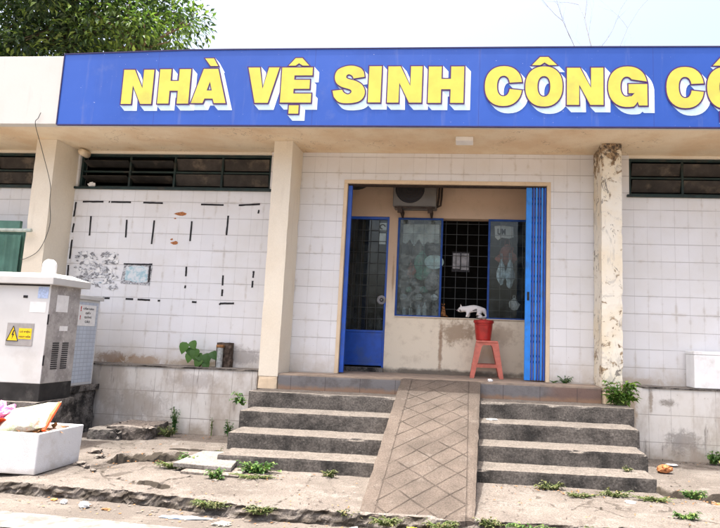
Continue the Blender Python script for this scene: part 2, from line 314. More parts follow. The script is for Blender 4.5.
# cat furs
m=M('white_fur',.9,0,.1)
d=m.ss(m.noise(15,2,.4),.655,.68,0,.85); c=m.mix(d,(.80,.77,.74),(.10,.09,.085)); fv=m.noise(160,3); c=m.mix(1.,c,m.vec(*(m.ss(fv,.3,.7,.9,1.05),)*3),'MULTIPLY'); m.col(c); m.bump(m.noise(170,4),.5,.003); MT['fur']=m.m
m=M('brown_fur',.9,0,.1)
d=m.ss(m.noise(28,3,.5,stretch=(1,1,3)),.45,.6,0,.9); c=m.mix(d,(.28,.13,.05),(.07,.035,.02)); m.col(c); m.bump(m.noise(170,4),.5,.003); MT['brownfur']=m.m
# glass; mottled dusty film also paints in the street's reflection
def glass(name,dust_refl,tr=.8):
    m=M(name,.05,0,.5)
    n=m.n; out=[x for x in n if x.type=='OUTPUT_MATERIAL'][0]
    t=n.new('ShaderNodeBsdfTransparent'); t.inputs[0].default_value=(.86,.9,.9,1)
    g=n.new('ShaderNodeBsdfGlossy'); g.inputs['Roughness'].default_value=.03
    fr=n.new('ShaderNodeFresnel'); fr.inputs[0].default_value=1.5
    mx=n.new('ShaderNodeMixShader'); m.l.new(fr.outputs[0],mx.inputs[0]); m.l.new(t.outputs[0],mx.inputs[1]); m.l.new(g.outputs[0],mx.inputs[2])
    d=n.new('ShaderNodeBsdfDiffuse'); d.inputs[0].default_value=(.34,.40,.40,1)
    f=m.ss(m.noise(7,8,.75),.42,.66,dust_refl*.15,dust_refl); mz=n.new('ShaderNodeMixShader'); m.l.new(f,mz.inputs[0]); m.l.new(mx.outputs[0],mz.inputs[1]); m.l.new(d.outputs[0],mz.inputs[2])
    m.l.new(mz.outputs[0],out.inputs[0]); return m.m
MT['glass']=glass('dust_refl_glass',.34); MT['glass_r']=glass('clearer_glass',.10)
def leafmat(name,a,b,c3,tr=.25):
    m=M(name,.5,0,.35)
    r=m.n.new('ShaderNodeValToRGB'); e=r.color_ramp; e.elements[0].color=(*a,1); e.elements[0].position=0
    e.elements[1].color=(*c3,1); e.elements[1].position=1; k=e.elements.new(.72); k.color=(*b,1)
    m.l.new(m.rnd,r.inputs[0]); m.col(r.outputs[0])
    out=[x for x in m.n if x.type=='OUTPUT_MATERIAL'][0]
    t=m.n.new('ShaderNodeBsdfTranslucent'); t_c=m.mix(1.,r.outputs[0],(1.0,1.25,.5),'MULTIPLY'); m.l.new(t_c,t.inputs[0])
    mx=m.n.new('ShaderNodeMixShader'); mx.inputs[0].default_value=tr; m.l.new(m.b.outputs[0],mx.inputs[1]); m.l.new(t.outputs[0],mx.inputs[2]); m.l.new(mx.outputs[0],out.inputs[0])
    return m.m
MT['leaf_tree']=leafmat('tree_leaf',(.016,.036,.020),(.042,.082,.032),(.22,.31,.08),.32)
MT['leaf_tree2']=leafmat('tree_leaf_light',(.05,.09,.03),(.10,.18,.04),(.25,.36,.08),.35)
MT['leaf_plant']=leafmat('plant_leaf',(.04,.10,.025),(.09,.19,.045),(.23,.31,.08),.3)
MT['leaf_bush']=leafmat('bush_leaf',(.08,.17,.04),(.15,.27,.05),(.30,.40,.10),.35)
MT['leaf_dark']=leafmat('dark_leaf',(.03,.09,.03),(.05,.15,.04),(.09,.22,.05),.25)
MT['weed']=leafmat('weed_leaf',(.07,.08,.035),(.13,.15,.055),(.25,.20,.11),.2)
MT['stem']=simple('green_stem',(.14,.20,.06),.7)

# ------------------------------------------------------------------ mesh helpers
LOC={}
class MB:
    def __init__(s): s.v=[]; s.f=[]; s.mi=[]
    def add(s,vs,fs,mi=0):
        o=len(s.v); s.v+= [Vector(v) for v in vs]; s.f+=[tuple(i+o for i in f) for f in fs]; s.mi+=[mi]*len(fs); return s
    def box(s,x0,x1,y0,y1,z0,z1,mi=0,rot=0,tilt=None):
        vs=[Vector((x,y,z)) for z in (z0,z1) for x,y in ((x0,y0),(x1,y0),(x1,y1),(x0,y1))]
        c=Vector(((x0+x1)/2,(y0+y1)/2,(z0+z1)/2))
        if rot: 
            Q=Matrix.Rotation(rot,3,'Z'); vs=[c+Q@(v-c) for v in vs]
        if tilt: 
            Q=Matrix.Rotation(tilt[1],3,tilt[0]); vs=[c+Q@(v-c) for v in vs]
        return s.add(vs,[(3,2,1,0),(4,5,6,7),(0,1,5,4),(1,2,6,5),(2,3,7,6),(3,0,4,7)],mi)
    def hexa(s,b,t,mi=0):   # bottom 4 pts ccw, top 4 pts
        return s.add(list(b)+list(t),[(3,2,1,0),(4,5,6,7),(0,1,5,4),(1,2,6,5),(2,3,7,6),(3,0,4,7)],mi)
    def tube(s,pts,rad,n=8,mi=0,cap=True,sm=0):
        pts=[Vector(p) for p in pts]
        if sm:
            P=pts; q=[]
            for i in range(len(P)-1):
                a,b,c,d=P[max(i-1,0)],P[i],P[i+1],P[min(i+2,len(P)-1)]
                for k in range(sm):
                    t=k/sm; q.append(.5*((2*b)+(c-a)*t+(2*a-5*b+4*c-d)*t*t+(3*b-a-3*c+d)*t**3))
            pts=q+[P[-1]]
        rads=rad if isinstance(rad,(list,tuple)) else [rad]*len(pts)
        vs=[]; prev=None
        for i,p in enumerate(pts):
            d=(pts[min(i+1,len(pts)-1)]-pts[max(i-1,0)]).normalized()
            a=prev if prev is not None else (Vector((0,0,1)) if abs(d.z)<.9 else Vector((1,0,0)))
            u=(a-d*a.dot(d)); u=u.normalized() if u.length>1e-6 else d.orthogonal().normalized(); w=d.cross(u); prev=u
            vs+=[p+(u*math.cos(2*PI*k/n)+w*math.sin(2*PI*k/n))*rads[i] for k in range(n)]
        fs=[(i*n+k,i*n+(k+1)%n,(i+1)*n+(k+1)%n,(i+1)*n+k) for i in range(len(pts)-1) for k in range(n)]
        if cap: fs+=[tuple(range(n-1,-1,-1)),tuple((len(pts)-1)*n+k for k in range(n))]
        return s.add(vs,fs,mi)
    def lathe(s,c,prof,n=32,mi=0,ax=None):  # prof (r,z)
        c=Vector(c); vs=[]
        for r,z in prof:
            for k in range(n):
                a=2*PI*k/n; v=Vector((r*math.cos(a),r*math.sin(a),z))
                if ax: v=ax@v
                vs.append(c+v)
        fs=[(i*n+k,i*n+(k+1)%n,(i+1)*n+(k+1)%n,(i+1)*n+k) for i in range(len(prof)-1) for k in range(n)]
        return s.add(vs,fs,mi)
    def leaf(s,base,d,up,L,W,mi=0,fold=.25,droop=.2):
        d=Vector(d).normalized(); side=d.cross(Vector(up)); 
        side=side.normalized() if side.length>1e-4 else d.orthogonal().normalized(); n=side.cross(d)
        b=Vector(base); m_=b+d*L*.45; t=b+d*L-n*L*droop
        return s.add([b,m_+side*W*.5+n*W*fold,m_,m_-side*W*.5+n*W*fold,t],[(0,1,2),(0,2,3),(1,4,2),(2,4,3)],mi)
    def bigleaf(s,base,d,up,L,W,mi=0):
        d=Vector(d).normalized(); side=d.cross(Vector(up)).normalized(); n=side.cross(d); b=Vector(base)
        prof=[(0,.0),(.08,.35),(.25,.5),(.5,.46),(.75,.28),(1,0)]
        vs=[];fs=[]
        for t,w in prof:
            c=b+d*L*t-n*L*.25*t*t
            vs+=[c+side*W*w+n*W*.15*w, c, c-side*W*w+n*W*.15*w]
        for i in range(len(prof)-1):
            a=i*3; fs+=[(a,a+3,a+4,a+1),(a+1,a+4,a+5,a+2)]
        return s.add(vs,fs,mi)
    def build(s,name,mats,parent=None,bevel=0,smooth=False,seg=2,loc=None):
        me=bpy.data.meshes.new(name)
        off=LOC.get(parent.name,Vector((0,0,0))) if parent else (Vector(loc) if loc else Vector((0,0,0)))
        me.from_pydata([tuple(v-off) for v in s.v],[],s.f)
        if not isinstance(mats,(list,tuple)): mats=[mats]
        for m_ in mats: me.materials.append(m_)
        me.polygons.foreach_set('material_index',s.mi); me.update()
        if smooth: me.polygons.foreach_set('use_smooth',[True]*len(me.polygons))
        o=bpy.data.objects.new(name,me); COL.objects.link(o)
        if parent: o.parent=parent; LOC[o.name]=off
        elif loc is not None: o.location=off; LOC[o.name]=off
        if bevel:
            b=o.modifiers.new('bevel','BEVEL'); b.width=bevel; b.segments=seg; b.limit_method='ANGLE'; b.angle_limit=R(40)
        return o
def thing(name,label,cat,loc=(0,0,0),group=None):
    o=bpy.data.objects.new(name,None); COL.objects.link(o); o.location=loc; o.empty_display_size=.1
    LOC[o.name]=Vector(loc); return tag(o,label,cat,group)
def tag(o,label,cat,group=None,kind=None):
    if label: o['label']=label
    if cat: o['category']=cat
    if group: o['group']=group
    if kind: o['kind']=kind
    return o
def rough_block(mb,x0,x1,y0,y1,z0,z1,step=.04,amp=.006,chip=.02,seed=0,skip_back=True,mi=0):
    """subdivided box whose faces wander and whose edges are worn"""
    key={}; vs=[]; fs=[]
    nx=max(1,round((x1-x0)/step)); ny=max(1,round((y1-y0)/step)); nz=max(1,round((z1-z0)/step))
    def V(i,j,k):
        if (i,j,k) in key: return key[(i,j,k)]
        p=Vector((x0+(x1-x0)*i/nx,y0+(y1-y0)*j/ny,z0+(z1-z0)*k/nz)); q=p*6+Vector((seed,0,0))
        d=noise.noise_vector(q)*amp+noise.noise_vector(p*22+Vector((0,seed,0)))*amp*.5
        ex=(i==0)-(i==nx); ey=(j==0)-(j==ny); ez=-(k==nz)
        cnt=abs(ex)+abs(ey)+abs(ez)
        if cnt>=2:
            w=chip*(.22+max(0,noise.noise(p*4.5+Vector((seed,seed,0)))-.22)*7+max(0,noise.noise(p*30))*.5)
            d+=Vector((ex,ey,ez))*w*.55
        elif abs(ez)==0 and k==0: d.z=0
        key[(i,j,k)]=len(vs); vs.append(p+d); return key[(i,j,k)]
    for i in range(nx):
        for j in range(ny): fs.append((V(i,j,nz),V(i+1,j,nz),V(i+1,j+1,nz),V(i,j+1,nz)))
        for k in range(nz): fs.append((V(i,0,k),V(i+1,0,k),V(i+1,0,k+1),V(i,0,k+1)))
        if not skip_back:
            for k in range(nz): fs.append((V(i+1,ny,k),V(i,ny,k),V(i,ny,k+1),V(i+1,ny,k+1)))
    for j in range(ny):
        for k in range(nz):
            fs.append((V(0,j+1,k),V(0,j,k),V(0,j,k+1),V(0,j+1,k+1))); fs.append((V(nx,j,k),V(nx,j+1,k),V(nx,j+1,k+1),V(nx,j,k+1)))
    return mb.add(vs,fs,mi)
def crumple(mb,c,sx,sy,sz,seed,mi=0,sub=3,amt=.45,fr=2.2):
    bm=bmesh.new(); bmesh.ops.create_icosphere(bm,subdivisions=sub,radius=1)
    vs=[]
    for v in bm.verts:
        p=v.co.copy(); k=1+amt*noise.noise(p*fr+Vector((seed*3.1,seed,0)))+amt*.5*noise.noise(p*fr*2.7+Vector((seed,0,seed)))
        p=p*k; z=max(p.z,-.75); vs.append(Vector(c)+Vector((p.x*sx,p.y*sy,(z+.75)*sz)))
    fs=[tuple(v.index for v in f.verts) for f in bm.faces]; bm.free(); return mb.add(vs,fs,mi)

# ------------------------------------------------------------------ camera, light, world
cam=bpy.data.cameras.new('camera'); co=bpy.data.objects.new('camera',cam); COL.objects.link(co); S.camera=co
cam.sensor_fit='HORIZONTAL'; cam.sensor_width=36; cam.lens=580/720*36; cam.shift_x=-(418.5-360)/720; cam.clip_end=2000; cam.clip_start=.05
p,r,yw=R(7.30),R(2.13),R(-5.12)
F=Vector((math.sin(yw)*math.cos(p),math.cos(yw)*math.cos(p),math.sin(p))); rt=F.cross(Vector((0,0,1))).normalized(); up=rt.cross(F)
ri=rt*math.cos(r)+up*math.sin(r); u_=-rt*math.sin(r)+up*math.cos(r)
co.matrix_world=Matrix(((ri.x,u_.x,-F.x,0),(ri.y,u_.y,-F.y,-7),(ri.z,u_.z,-F.z,1.2),(0,0,0,1)))
sd=Vector((.20,.085,-1)).normalized()
sun=bpy.data.lights.new('sun','SUN'); sun.energy=2.0; sun.angle=R(.6); sun.color=(1,.97,.92)
so=bpy.data.objects.new('sun',sun); COL.objects.link(so); so.rotation_euler=sd.to_track_quat('-Z','Y').to_euler()
W=bpy.data.worlds.new('World'); S.world=W; W.use_nodes=True; nt=W.node_tree
sk=nt.nodes.new('ShaderNodeTexSky'); sk.sky_type='NISHITA'; sk.sun_disc=False
sk.sun_elevation=math.asin(-sd.z); sk.sun_rotation=math.atan2(-sd.x,-sd.y); sk.dust_density=10; sk.air_density=1.0; sk.ozone_density=.3
bg=nt.nodes['Background']; nt.links.new(sk.outputs[0],bg.inputs[0]); bg.inputs[1].default_value=.15
vs_=S.view_settings; vs_.view_transform='Standard'; vs_.look='None'; vs_.gamma=1; vs_.use_curve_mapping=False; vs_.exposure=1.72
S.display_settings.display_device='sRGB'

# ------------------------------------------------------------------ ground
def sheet(name,pts,z,mat,lab=None):
    mb=MB(); mb.add([(x,y,z) for x,y in pts],[tuple(range(len(pts)))]); o=mb.build(name,mat); o['kind']='structure'; return o
sheet('ground',[(-400,-400),(400,-400),(400,400),(-400,400)],-.16,MT['earth'])
KERB=[(-14,-2.45),(-5.2,-2.50),(-4.2,-2.56),(-3.56,-2.64),(-2.9,-2.66),(-2.25,-2.70),(-1.58,-2.84),(-.43,-2.90),(.65,-2.83),(2.2,-2.80),(5,-2.78),(14,-2.75)]
def kerb_y(x):
    for (a,b),(c,d) in zip(KERB,KERB[1:]):
        if a<=x<=c: return b+(d-b)*(x-a)/(c-a)
    return -2.7
mb=MB()
NX,NY=150,40
vs=[];fs=[]
for j in range(NY+1):
    for i in range(NX+1):
        x=-14+28*i/NX; y=-9+6.7*j/NY; z=-.10+.012*noise.noise(Vector((x*.9,y*1.4,0)))+.004*noise.noise(Vector((x*6,y*6,1)))
        vs.append((x,y,z))
for j in range(NY):
    for i in range(NX): a=j*(NX+1)+i; fs.append((a,a+1,a+NX+2,a+NX+1))
mb.add(vs,fs); o=mb.build('road',MT['road'],smooth=True); o['kind']='structure'
sheet('street',[(-200,-9.0),(200,-9.0),(200,-40),(-200,-40)][::-1],-.105,MT['road'])
# faded edge line
mb=MB(); vs=[];fs=[]
n=80
for i in range(n+1):
    x=-6+4.6*i/n
    ya=-3.02-.085*(x+3.25)+.015*noise.noise(Vector((x*3,0,0)))
    for k in range(5):
        y=ya-.30*k/4
        vs.append((x,y,-.10+.012*noise.noise(Vector((x*.9,y*1.4,0)))+.004*noise.noise(Vector((x*6,y*6,1)))+.005))
for i in range(n):
    for k in range(4): a=i*5+k; fs.append((a,a+1,a+6,a+5))
mb.add(vs,fs); o=mb.build('road_line',MT['paint']); o['kind']='structure'

CR={'A':([(-3.16,-2.05),(-3.11,-1.86),(-3.03,-1.72),(-2.91,-1.70),(-2.78,-1.69),(-2.66,-1.56)],.06,.06),
'B':([(-3.23,-1.15),(-2.99,-1.24),(-2.83,-1.14),(-2.58,-1.23),(-2.30,-1.25)],.008,.02),
'C':([(-2.79,-2.35),(-2.65,-2.42),(-2.57,-2.4)],.012,.02),'D':([(-2.38,-2.62),(-2.35,-2.54),(-2.37,-2.35),(-2.25,-2.2)],.012,.03),
'E':([(1.68,-1.61),(1.75,-1.63),(1.98,-1.5),(2.06,-1.55),(2.6,-1.5),(3.6,-1.58)],.008,.02),
'F':([(1.64,-1.70),(1.66,-1.86),(1.75,-1.92),(1.92,-1.88),(1.98,-2.05),(2.5,-2.12),(3.5,-2.1)],.04,.05),
'G':([(.78,-2.46),(.9,-2.49),(1.03,-2.42)],.008,.015),'H':([(-3.30,-2.12),(-3.20,-1.90),(-3.06,-1.72)],.012,.02),
'I':([(-2.87,-2.34),(-3.11,-2.1),(-3.22,-2.21)],.008,.012),'J':([(-1.3,-1.95),(-1.25,-2.3),(-1.35,-2.88)],.005,.01),
'K':([(.35,-1.95),(.42,-2.4),(.36,-2.85)],.005,.01),'L':([(-2.2,-1.25),(-2.15,-.9),(-2.3,-.4)],.006,.015),'M':([(1.9,-.32),(1.95,-.9),(1.9,-1.5)],.006,.012),
'N':([(-4.6,-2.1),(-4.2,-1.95),(-3.6,-2.0)],.006,.012),'O':([(-3.9,-1.2),(-3.5,-1.35),(-3.24,-1.16)],.012,.02)}
SEG=[(Vector((*a,0)),Vector((*b,0)),w,d) for pts,w,d in CR.values() for a,b in zip(pts,pts[1:])]
def crackv(x,y):
    x+=.02*noise.noise(Vector((x*14,y*14,0)))+.008*noise.noise(Vector((x*40,y*40,0))); y+=.02*noise.noise(Vector((x*14,y*14,5)))+.008*noise.noise(Vector((x*40,y*40,5)))
    best=(0,0)
    for a,b,w,d in SEG:
        if min(a.x,b.x)-.1>x or max(a.x,b.x)+.1<x or min(a.y,b.y)-.1>y or max(a.y,b.y)+.1<y: continue
        e=b-a; t=max(0,min(1,((x-a.x)*e.x+(y-a.y)*e.y)/e.length_squared)); dd=math.hypot(x-a.x-e.x*t,y-a.y-e.y*t)
        w2=w*(.6+.8*abs(noise.noise(Vector((x*7,y*7,3)))+.2))
        k=max(0,1-dd/(w2*1.6)); 
        if k*d>best[0]: best=(k*d,k)
    return best
def pave_h(x,y):
    h=.012*noise.noise(Vector((x*.8,y*.9,2)))+.006*noise.noise(Vector((x*4,y*4,3)))+.0025*noise.noise(Vector((x*18,y*18,3)))
    # heaved plate on the left, behind the open crack
    if -3.4<x<-2.4 and -1.7<y<-1.2: h+=.03*(1-abs(y+1.45)/.25)*(1-abs(x+2.9)/.5)
    for (xa_,xb_,ya_,yb_,hh_,dp) in ((-3.22,-2.55,-1.80,-1.58,.075,.42),(1.62,3.6,-1.90,-2.05,.045,.5),(-3.0,-2.2,-1.16,-1.2,.02,.3),(-2.62,-2.25,-2.42,-2.5,.02,.3)):
        if xa_<x<xb_:
            ye=ya_+(yb_-ya_)*(x-xa_)/(xb_-xa_)+.05*noise.noise(Vector((x*5,0,1)))+.02*noise.noise(Vector((x*17,0,1)))
            if ye<y<ye+dp: h+=hh_*(1-(y-ye)/dp)*min(1,(x-xa_)/.06,(xb_-x)/.06)*(.75+.5*noise.noise(Vector((x*4,0,6))))
            if ye-.06<y<=ye: h-=.02
    qx=x*.9+.35*noise.noise(Vector((x*1.6,y*1.6,8))); qy=y*1.25+.3*noise.noise(Vector((x*1.6,y*1.6,12)))
    h+=.008*(noise.cell(Vector((qx,qy,3.)))-.5)
    ky=kerb_y(x)
    drop=1 if x>-3.5 else max(0,1-(-3.5-x)/.5)   # kerb fades into the road at the left
    if drop<1:
        t=max(0,min(1,(y-ky)/.45)); h+=-.085*(1-drop)*(1-t)
    return h
mb=MB(); vs=[];fs=[];cv=[]
xs=[-14,-12,-10,-8,-7,-6.2,-5.6,-5.2]+[-5.0+.018*i for i in range(int(8.4/.018)+1)]+[3.8,4.4,5.2,6.5,8,10,14]
NYP=110
for i,x in enumerate(xs):
    ky=kerb_y(x)+.022*noise.noise(Vector((x*3.3,0,0)))+.02*noise.noise(Vector((x*14,0,0)))
    for j in range(NYP+7):
        if j<7:   # kerb face
            y=ky-.008+.003*j+.018*noise.noise(Vector((x*11,j*.9,7)))+.022*noise.noise(Vector((x*26,j*1.3,3)))-(.02*max(0,noise.noise(Vector((x*4,j*.5,9)))) if j<5 else 0)
            zz=-.128+.0195*j+.006*noise.noise(Vector((x*22,j*2.,4)))
            hh=pave_h(x,ky)
            z=max(-.13,zz+min(0,hh)*.9) ; z=min(z,hh-.003)
            cvv=max(0.1,min(.75,.50+.9*noise.noise(Vector((x*7,j*.8,1)))))*(1 if x>-3.6 else .3)
        else:
            t=(j-7)/(NYP-1); y=ky+.015+(-.275-ky-.015)*t; k=crackv(x,y) if -5<x<3.5 else (0,0)
            z=pave_h(x,y)-k[0]; cvv=k[1]
            if z-vs[-1][2]>.017 and j>8: cvv=1; cv[-1]=1  # raised plate edge painted dark to stand for its undercut shade
            if j==7: z-=.006
        vs.append((x,y,z)); cv.append(cvv)
r_=NYP+7
for i in range(len(xs)-1):
    for j in range(r_-1): a=i*r_+j; fs.append((a,a+r_,a+r_+1,a+1))
mb.add(vs,fs); o=mb.build('pavement',MT['pave'],smooth=False); o['kind']='structure'
at=o.data.attributes.new('crack','FLOAT','POINT'); at.data.foreach_set('value',cv)

# ------------------------------------------------------------------ building
B=thing('public_toilet','low public toilet building with tiled walls, cream pillars and flat roof','building',(-.3,0,0))
w=MB()
for b in [(-8,-1.60,.70,3.0),(.955,6,.70,3.0),(-8,-7.6,3.0,3.495),(-5.73,-5.15,3.0,3.495),(-2.56,-1.60,3.0,3.495),(.955,1.885,3.0,3.495),(4.40,6,3.0,3.495),(-1.60,.955,3.145,3.495)]:
    w.box(b[0],b[1],0,.15,b[2],b[3])
w.build('wall',MT['tile_left'],B)
w=MB()   # lintels above the vents, side and back walls
for a,b in ((-7.6,-5.73),(-5.15,-2.56),(1.885,4.40)): w.box(a,b,.001,.15,3.462,3.495)
w.box(-8,-7.85,.15,6,0,3.495); w.box(5.85,6,.15,6,0,3.495); w.box(-8,6,6,6.15,0,3.495)
w.build('plaster_wall',MT['cream'],B)
w=MB(); w.box(-8.2,6.2,-.95,6.3,3.497,3.66); sf=w.build('roof_slab',MT['soffit'],B)
w=MB(); w.box(-8.3,6.3,-.972,-.87,3.49,4.315); w.build('fascia',MT['fascia'],B,bevel=.006)
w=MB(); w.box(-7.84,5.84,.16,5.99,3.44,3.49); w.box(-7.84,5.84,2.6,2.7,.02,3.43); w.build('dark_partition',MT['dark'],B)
# lower tiled plinths with weathered coping
for (a,c,yy) in ((-8,-2.445,-.28),(1.765,6,-.28),(-2.443,-2.39,-.10)): w=MB(); w.box(a,c,yy,-.001,-.08,.745); w.build('plinth_wall',MT['tile_low'],B)
for (a,c) in ((-8,-2.43),(1.93,6)): w=MB(); rough_block(w,a,c,-.292,-.002,.7455,.765,.05,.004,.008,3); w.build('coping',MT['plinth'],B)
# pillars
for i,(a,b,mt) in enumerate(((-5.435,-5.175,'cream'),(-2.385,-2.155,'cream'),(1.462,1.692,'peel'),(4.55,4.78,'cream'))):
    w=MB(); z0=.57 if i in (1,2) else 0
    rough_block(w,a,b,-.43,-.001,z0+.14,3.496,.045,.002 if mt=='cream' else .004,.004 if mt=='cream' else .016,i*5,mi=0)
    rough_block(w,a+.003,b-.003,-.426,-.001,z0,z0+.14,.04,.004,.01,i*5+2,mi=1)
    pl=w.build('pillar',[MT[mt],MT['base'] if 'base' in MT else MT['trim']],B)
    if mt=='peel': pl['label']='pillar with peeling brown-patched paint'
# window vents
def vent(x0,x1,div,openn,lab=None):
    y=.03
    f=MB(); t=.032
    f.box(x0,x1,y,y+.07,3.0,3.0+t); f.box(x0,x1,y,y+.07,3.46-t,3.46); f.box(x0,x0+t,y,y+.07,3.0+t,3.46-t); f.box(x1-t,x1,y,y+.07,3.0+t,3.46-t)
    f.box(x0+t,x1-t,y+.015,y+.06,3.215,3.24)
    for d in div: f.box(d-.014,d+.014,y+.004,y+.066,3.0+t,3.46-t)
    f.box(x0-.03,x1+.03,-.035,y-.001,2.975,3.004)   # sill bar
    o=f.build('louvre_window',MT['dark_green'],B,bevel=.003)
    ed=[x0+t]+list(div)+[x1-t]
    for k,(a,b) in enumerate(zip(ed,ed[1:])):
        op=openn[k%len(openn)]
        for zc in (3.13,3.335):
            s_=MB()
            s_.box(a+.016,b-.016,y+.028,y+.034,zc-.075,zc+.075,tilt=('X',R(op))); s_.build('louvre_slat',MT['louvre_r'] if op<30 else MT['louvre'],o)
    return o
vent(-5.15,-2.56,[-4.47,-3.86,-3.22],[68,66,14,10])
vent(1.885,4.40,[2.52,3.15,3.78],[22,24,20,25])
vent(-7.6,-5.73,[-7.0,-6.35],[15,18,14])
# plaster trim around the entrance
w=MB(); w.box(-1.60,-1.555,-.012,.16,.745,3.10); w.box(.91,.955,-.012,.16,.745,3.10); w.box(-1.60,.955,-.012,.16,3.10,3.145); w.build('entrance_trim',MT['trim'],B,bevel=.004)
# lobby
w=MB(); w.box(-2.0,-1.9,.151,3.5,.3,3.42); w.box(1.1,1.2,.151,3.5,.3,3.42); w.box(-1.899,1.099,.151,3.5,3.42,3.438); w.build('lobby_wall',MT['inner'],B)
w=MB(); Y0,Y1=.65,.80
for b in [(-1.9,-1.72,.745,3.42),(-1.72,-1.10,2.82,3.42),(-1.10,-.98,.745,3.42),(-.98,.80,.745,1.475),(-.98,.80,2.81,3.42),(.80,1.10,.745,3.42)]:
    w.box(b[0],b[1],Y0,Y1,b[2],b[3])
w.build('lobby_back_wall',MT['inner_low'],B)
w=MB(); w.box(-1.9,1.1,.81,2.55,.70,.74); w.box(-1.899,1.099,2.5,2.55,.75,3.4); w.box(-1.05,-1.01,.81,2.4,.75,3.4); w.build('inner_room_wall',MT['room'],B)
# entrance door (steel, grille over glass, blue lower plate)
dr=MB()
dr.box(-1.72,-1.69,.665,.70,.80,2.82); dr.box(-1.13,-1.10,.665,.70,.80,2.82); dr.box(-1.69,-1.13,.665,.70,2.785,2.82); dr.box(-1.69,-1.13,.665,.70,1.255,1.285); dr.box(-1.69,-1.13,.665,.70,.822,.85)
door=dr.build('entrance_door',MT['blue'],B,bevel=.003)
w=MB(); w.box(-1.69,-1.13,.676,.690,.85,1.255); w.build('door_plate',MT['blue'],door)
w=MB(); w.box(-1.69,-1.13,.70,.704,1.285,2.785); w.build('door_glass',MT['glass_r'],door)
w=MB()
for k in range(1,5): x=-1.69+.56*k/5; w.tube([(x,.685,1.285),(x,.685,2.785)],.0035,6)
for k in range(1,10): z=1.285+1.5*k/10; w.tube([(-1.69,.681,z),(-1.13,.681,z)],.0035,6)
w.build('door_grille',MT['grille'],door)
w=MB(); w.box(-1.25,-1.145,.71,.712,2.63,2.745); w.box(-1.24,-1.15,.708,.71,2.45,2.60); w.build('door_notice',MT['paper'],door)
w=MB(); w.tube([(-1.2+.035*math.cos(a),.705,2.69+.03*math.sin(a)) for a in [PI*1.5*k/10 for k in range(11)]],.007,6); w.build('notice_mark',MT['txt'],door)
w=MB(); ax=Matrix.Rotation(PI/2,3,'X'); w.lathe((-1.165,.668,1.69),[(.025,0),(.03,.008),(.055,.012),(.062,.006),(.062,0)],24,ax=ax); w.lathe((-1.165,.662,1.69),[(0,.012),(.012,.01),(.014,0)],16,ax=ax); w.build('door_lock',MT['grey'],door,smooth=True)
w=MB(); w.box(-1.72,-1.10,.60,.80,.7455,.80); w.build('door_sill',MT['plinth'],B)
# window frames and panes
def wframe(a,b,z0,z1,y,mat,gm):
    f=MB(); t=.026
    f.box(a,b,y,y+.035,z0,z0+t); f.box(a,b,y,y+.035,z1-t,z1); f.box(a,a+t,y,y+.035,z0+t,z1-t); f.box(b-t,b,y,y+.035,z0+t,z1-t)
    o=f.build('casement_window',MT['blue_shaded'],B,bevel=.003)
    g=MB(); g.box(a+t,b-t,y+.014,y+.018,z0+t,z1-t); g.build('pane',gm,o); return o
wframe(-.98,-.372,1.475,2.81,.640,MT['blue'],MT['glass'])
wframe(.232,.80,1.475,2.81,.640,MT['blue'],MT['glass_r'])
w=MB()
for k in range(0,12): x=-.93+.148*k; w.tube([(x,.775,1.475),(x,.775,2.81)],.0035,6)
for k in range(0,9): z=1.60+.145*k; w.tube([(-.98,.768,z),(.80,.768,z)],.0035,6)
w.build('window_grille',MT['grille'],B)
w=MB(); w.box(-.98,.80,.63,.8,1.4755,1.484) ; w.build('window_sill',MT['inner_low'],B)

# things stored behind the windows
def bag(name,lab,cat,x,y,z,w_,h,mat,seed,dep=.05,group=None):
    b=MB(); bm=bmesh.new(); bmesh.ops.create_icosphere(bm,subdivisions=3,radius=1); vs=[]
    for v in bm.verts:
        p=v.co; t=(p.z+1)/2; k=(1-.5*t**2)*(1+.55*noise.noise(p*1.7+Vector((seed,0,0)))+.3*noise.noise(p*4+Vector((seed,0,0)))); vs.append((x+p.x*w_/2*k,y+p.y*dep*k,z+p.z*h/2))
    b.add(vs,[tuple(q.index for q in f.verts) for f in bm.faces]); bm.free()
    b.tube([(x-w_*.12,y,z+h*.45),(x-w_*.08,y,z+h*.7),(x+w_*.08,y,z+h*.7),(x+w_*.12,y,z+h*.45)],.004,6)
    return tag(b.build(name,mat,smooth=False,loc=(x,y,z)),lab,cat,group)
b=MB(); vs=[];fs=[]
for i in range(25):
    for j in range(9):
        x=-.93+.50*i/24; z=2.50+.26*j/8-(.08*(noise.noise(Vector((i*.33,2,5)))+.3*noise.noise(Vector((i*1.1,7,5))))*(1-j/8)); vs.append((x,.83+.012*noise.noise(Vector((x*14,z*9,0))),z))
for i in range(24):
    for j in range(8): a=i*9+j; fs.append((a,a+9,a+10,a+1))
b.add(vs,fs); tag(b.build('plastic_sheet',MT['sheet'],smooth=True),'crumpled milky plastic sheet pinned along the top inside the left window pane','plastic sheet')
b=MB(); b.lathe((-.49,.845,2.24),[(0,.016),(.06,.012),(.075,0),(.115,.012),(.125,.016),(.12,.0),(0,-.004)],32,ax=Matrix.Rotation(PI/2,3,'X')@Matrix.Diagonal((1.05,.8,1))); tag(b.build('plate',MT['cloth1'],smooth=True,loc=(0,0,0)),'pale cyan oval dish hanging inside the left window pane','dish')
bag('carrier_bag','dull green carrier bag hanging beside the pale dish inside the left window','bag',-.66,.90,2.2,.26,.42,MT['cloth2'],1)
bag('carrier_bag','small faded red bag low beside the green bag inside the left window','bag',-.80,.86,2.12,.12,.22,MT['cloth4'],2)
bag('carrier_bag','grey white crumpled bag hanging below the pale dish in the left window','bag',-.52,.88,1.98,.22,.26,MT['grey'],3)
bag('carrier_bag','light blue and white bag, left of the pair hanging in the right window','bag',.42,.86,2.13,.11,.36,MT['cloth3'],4)
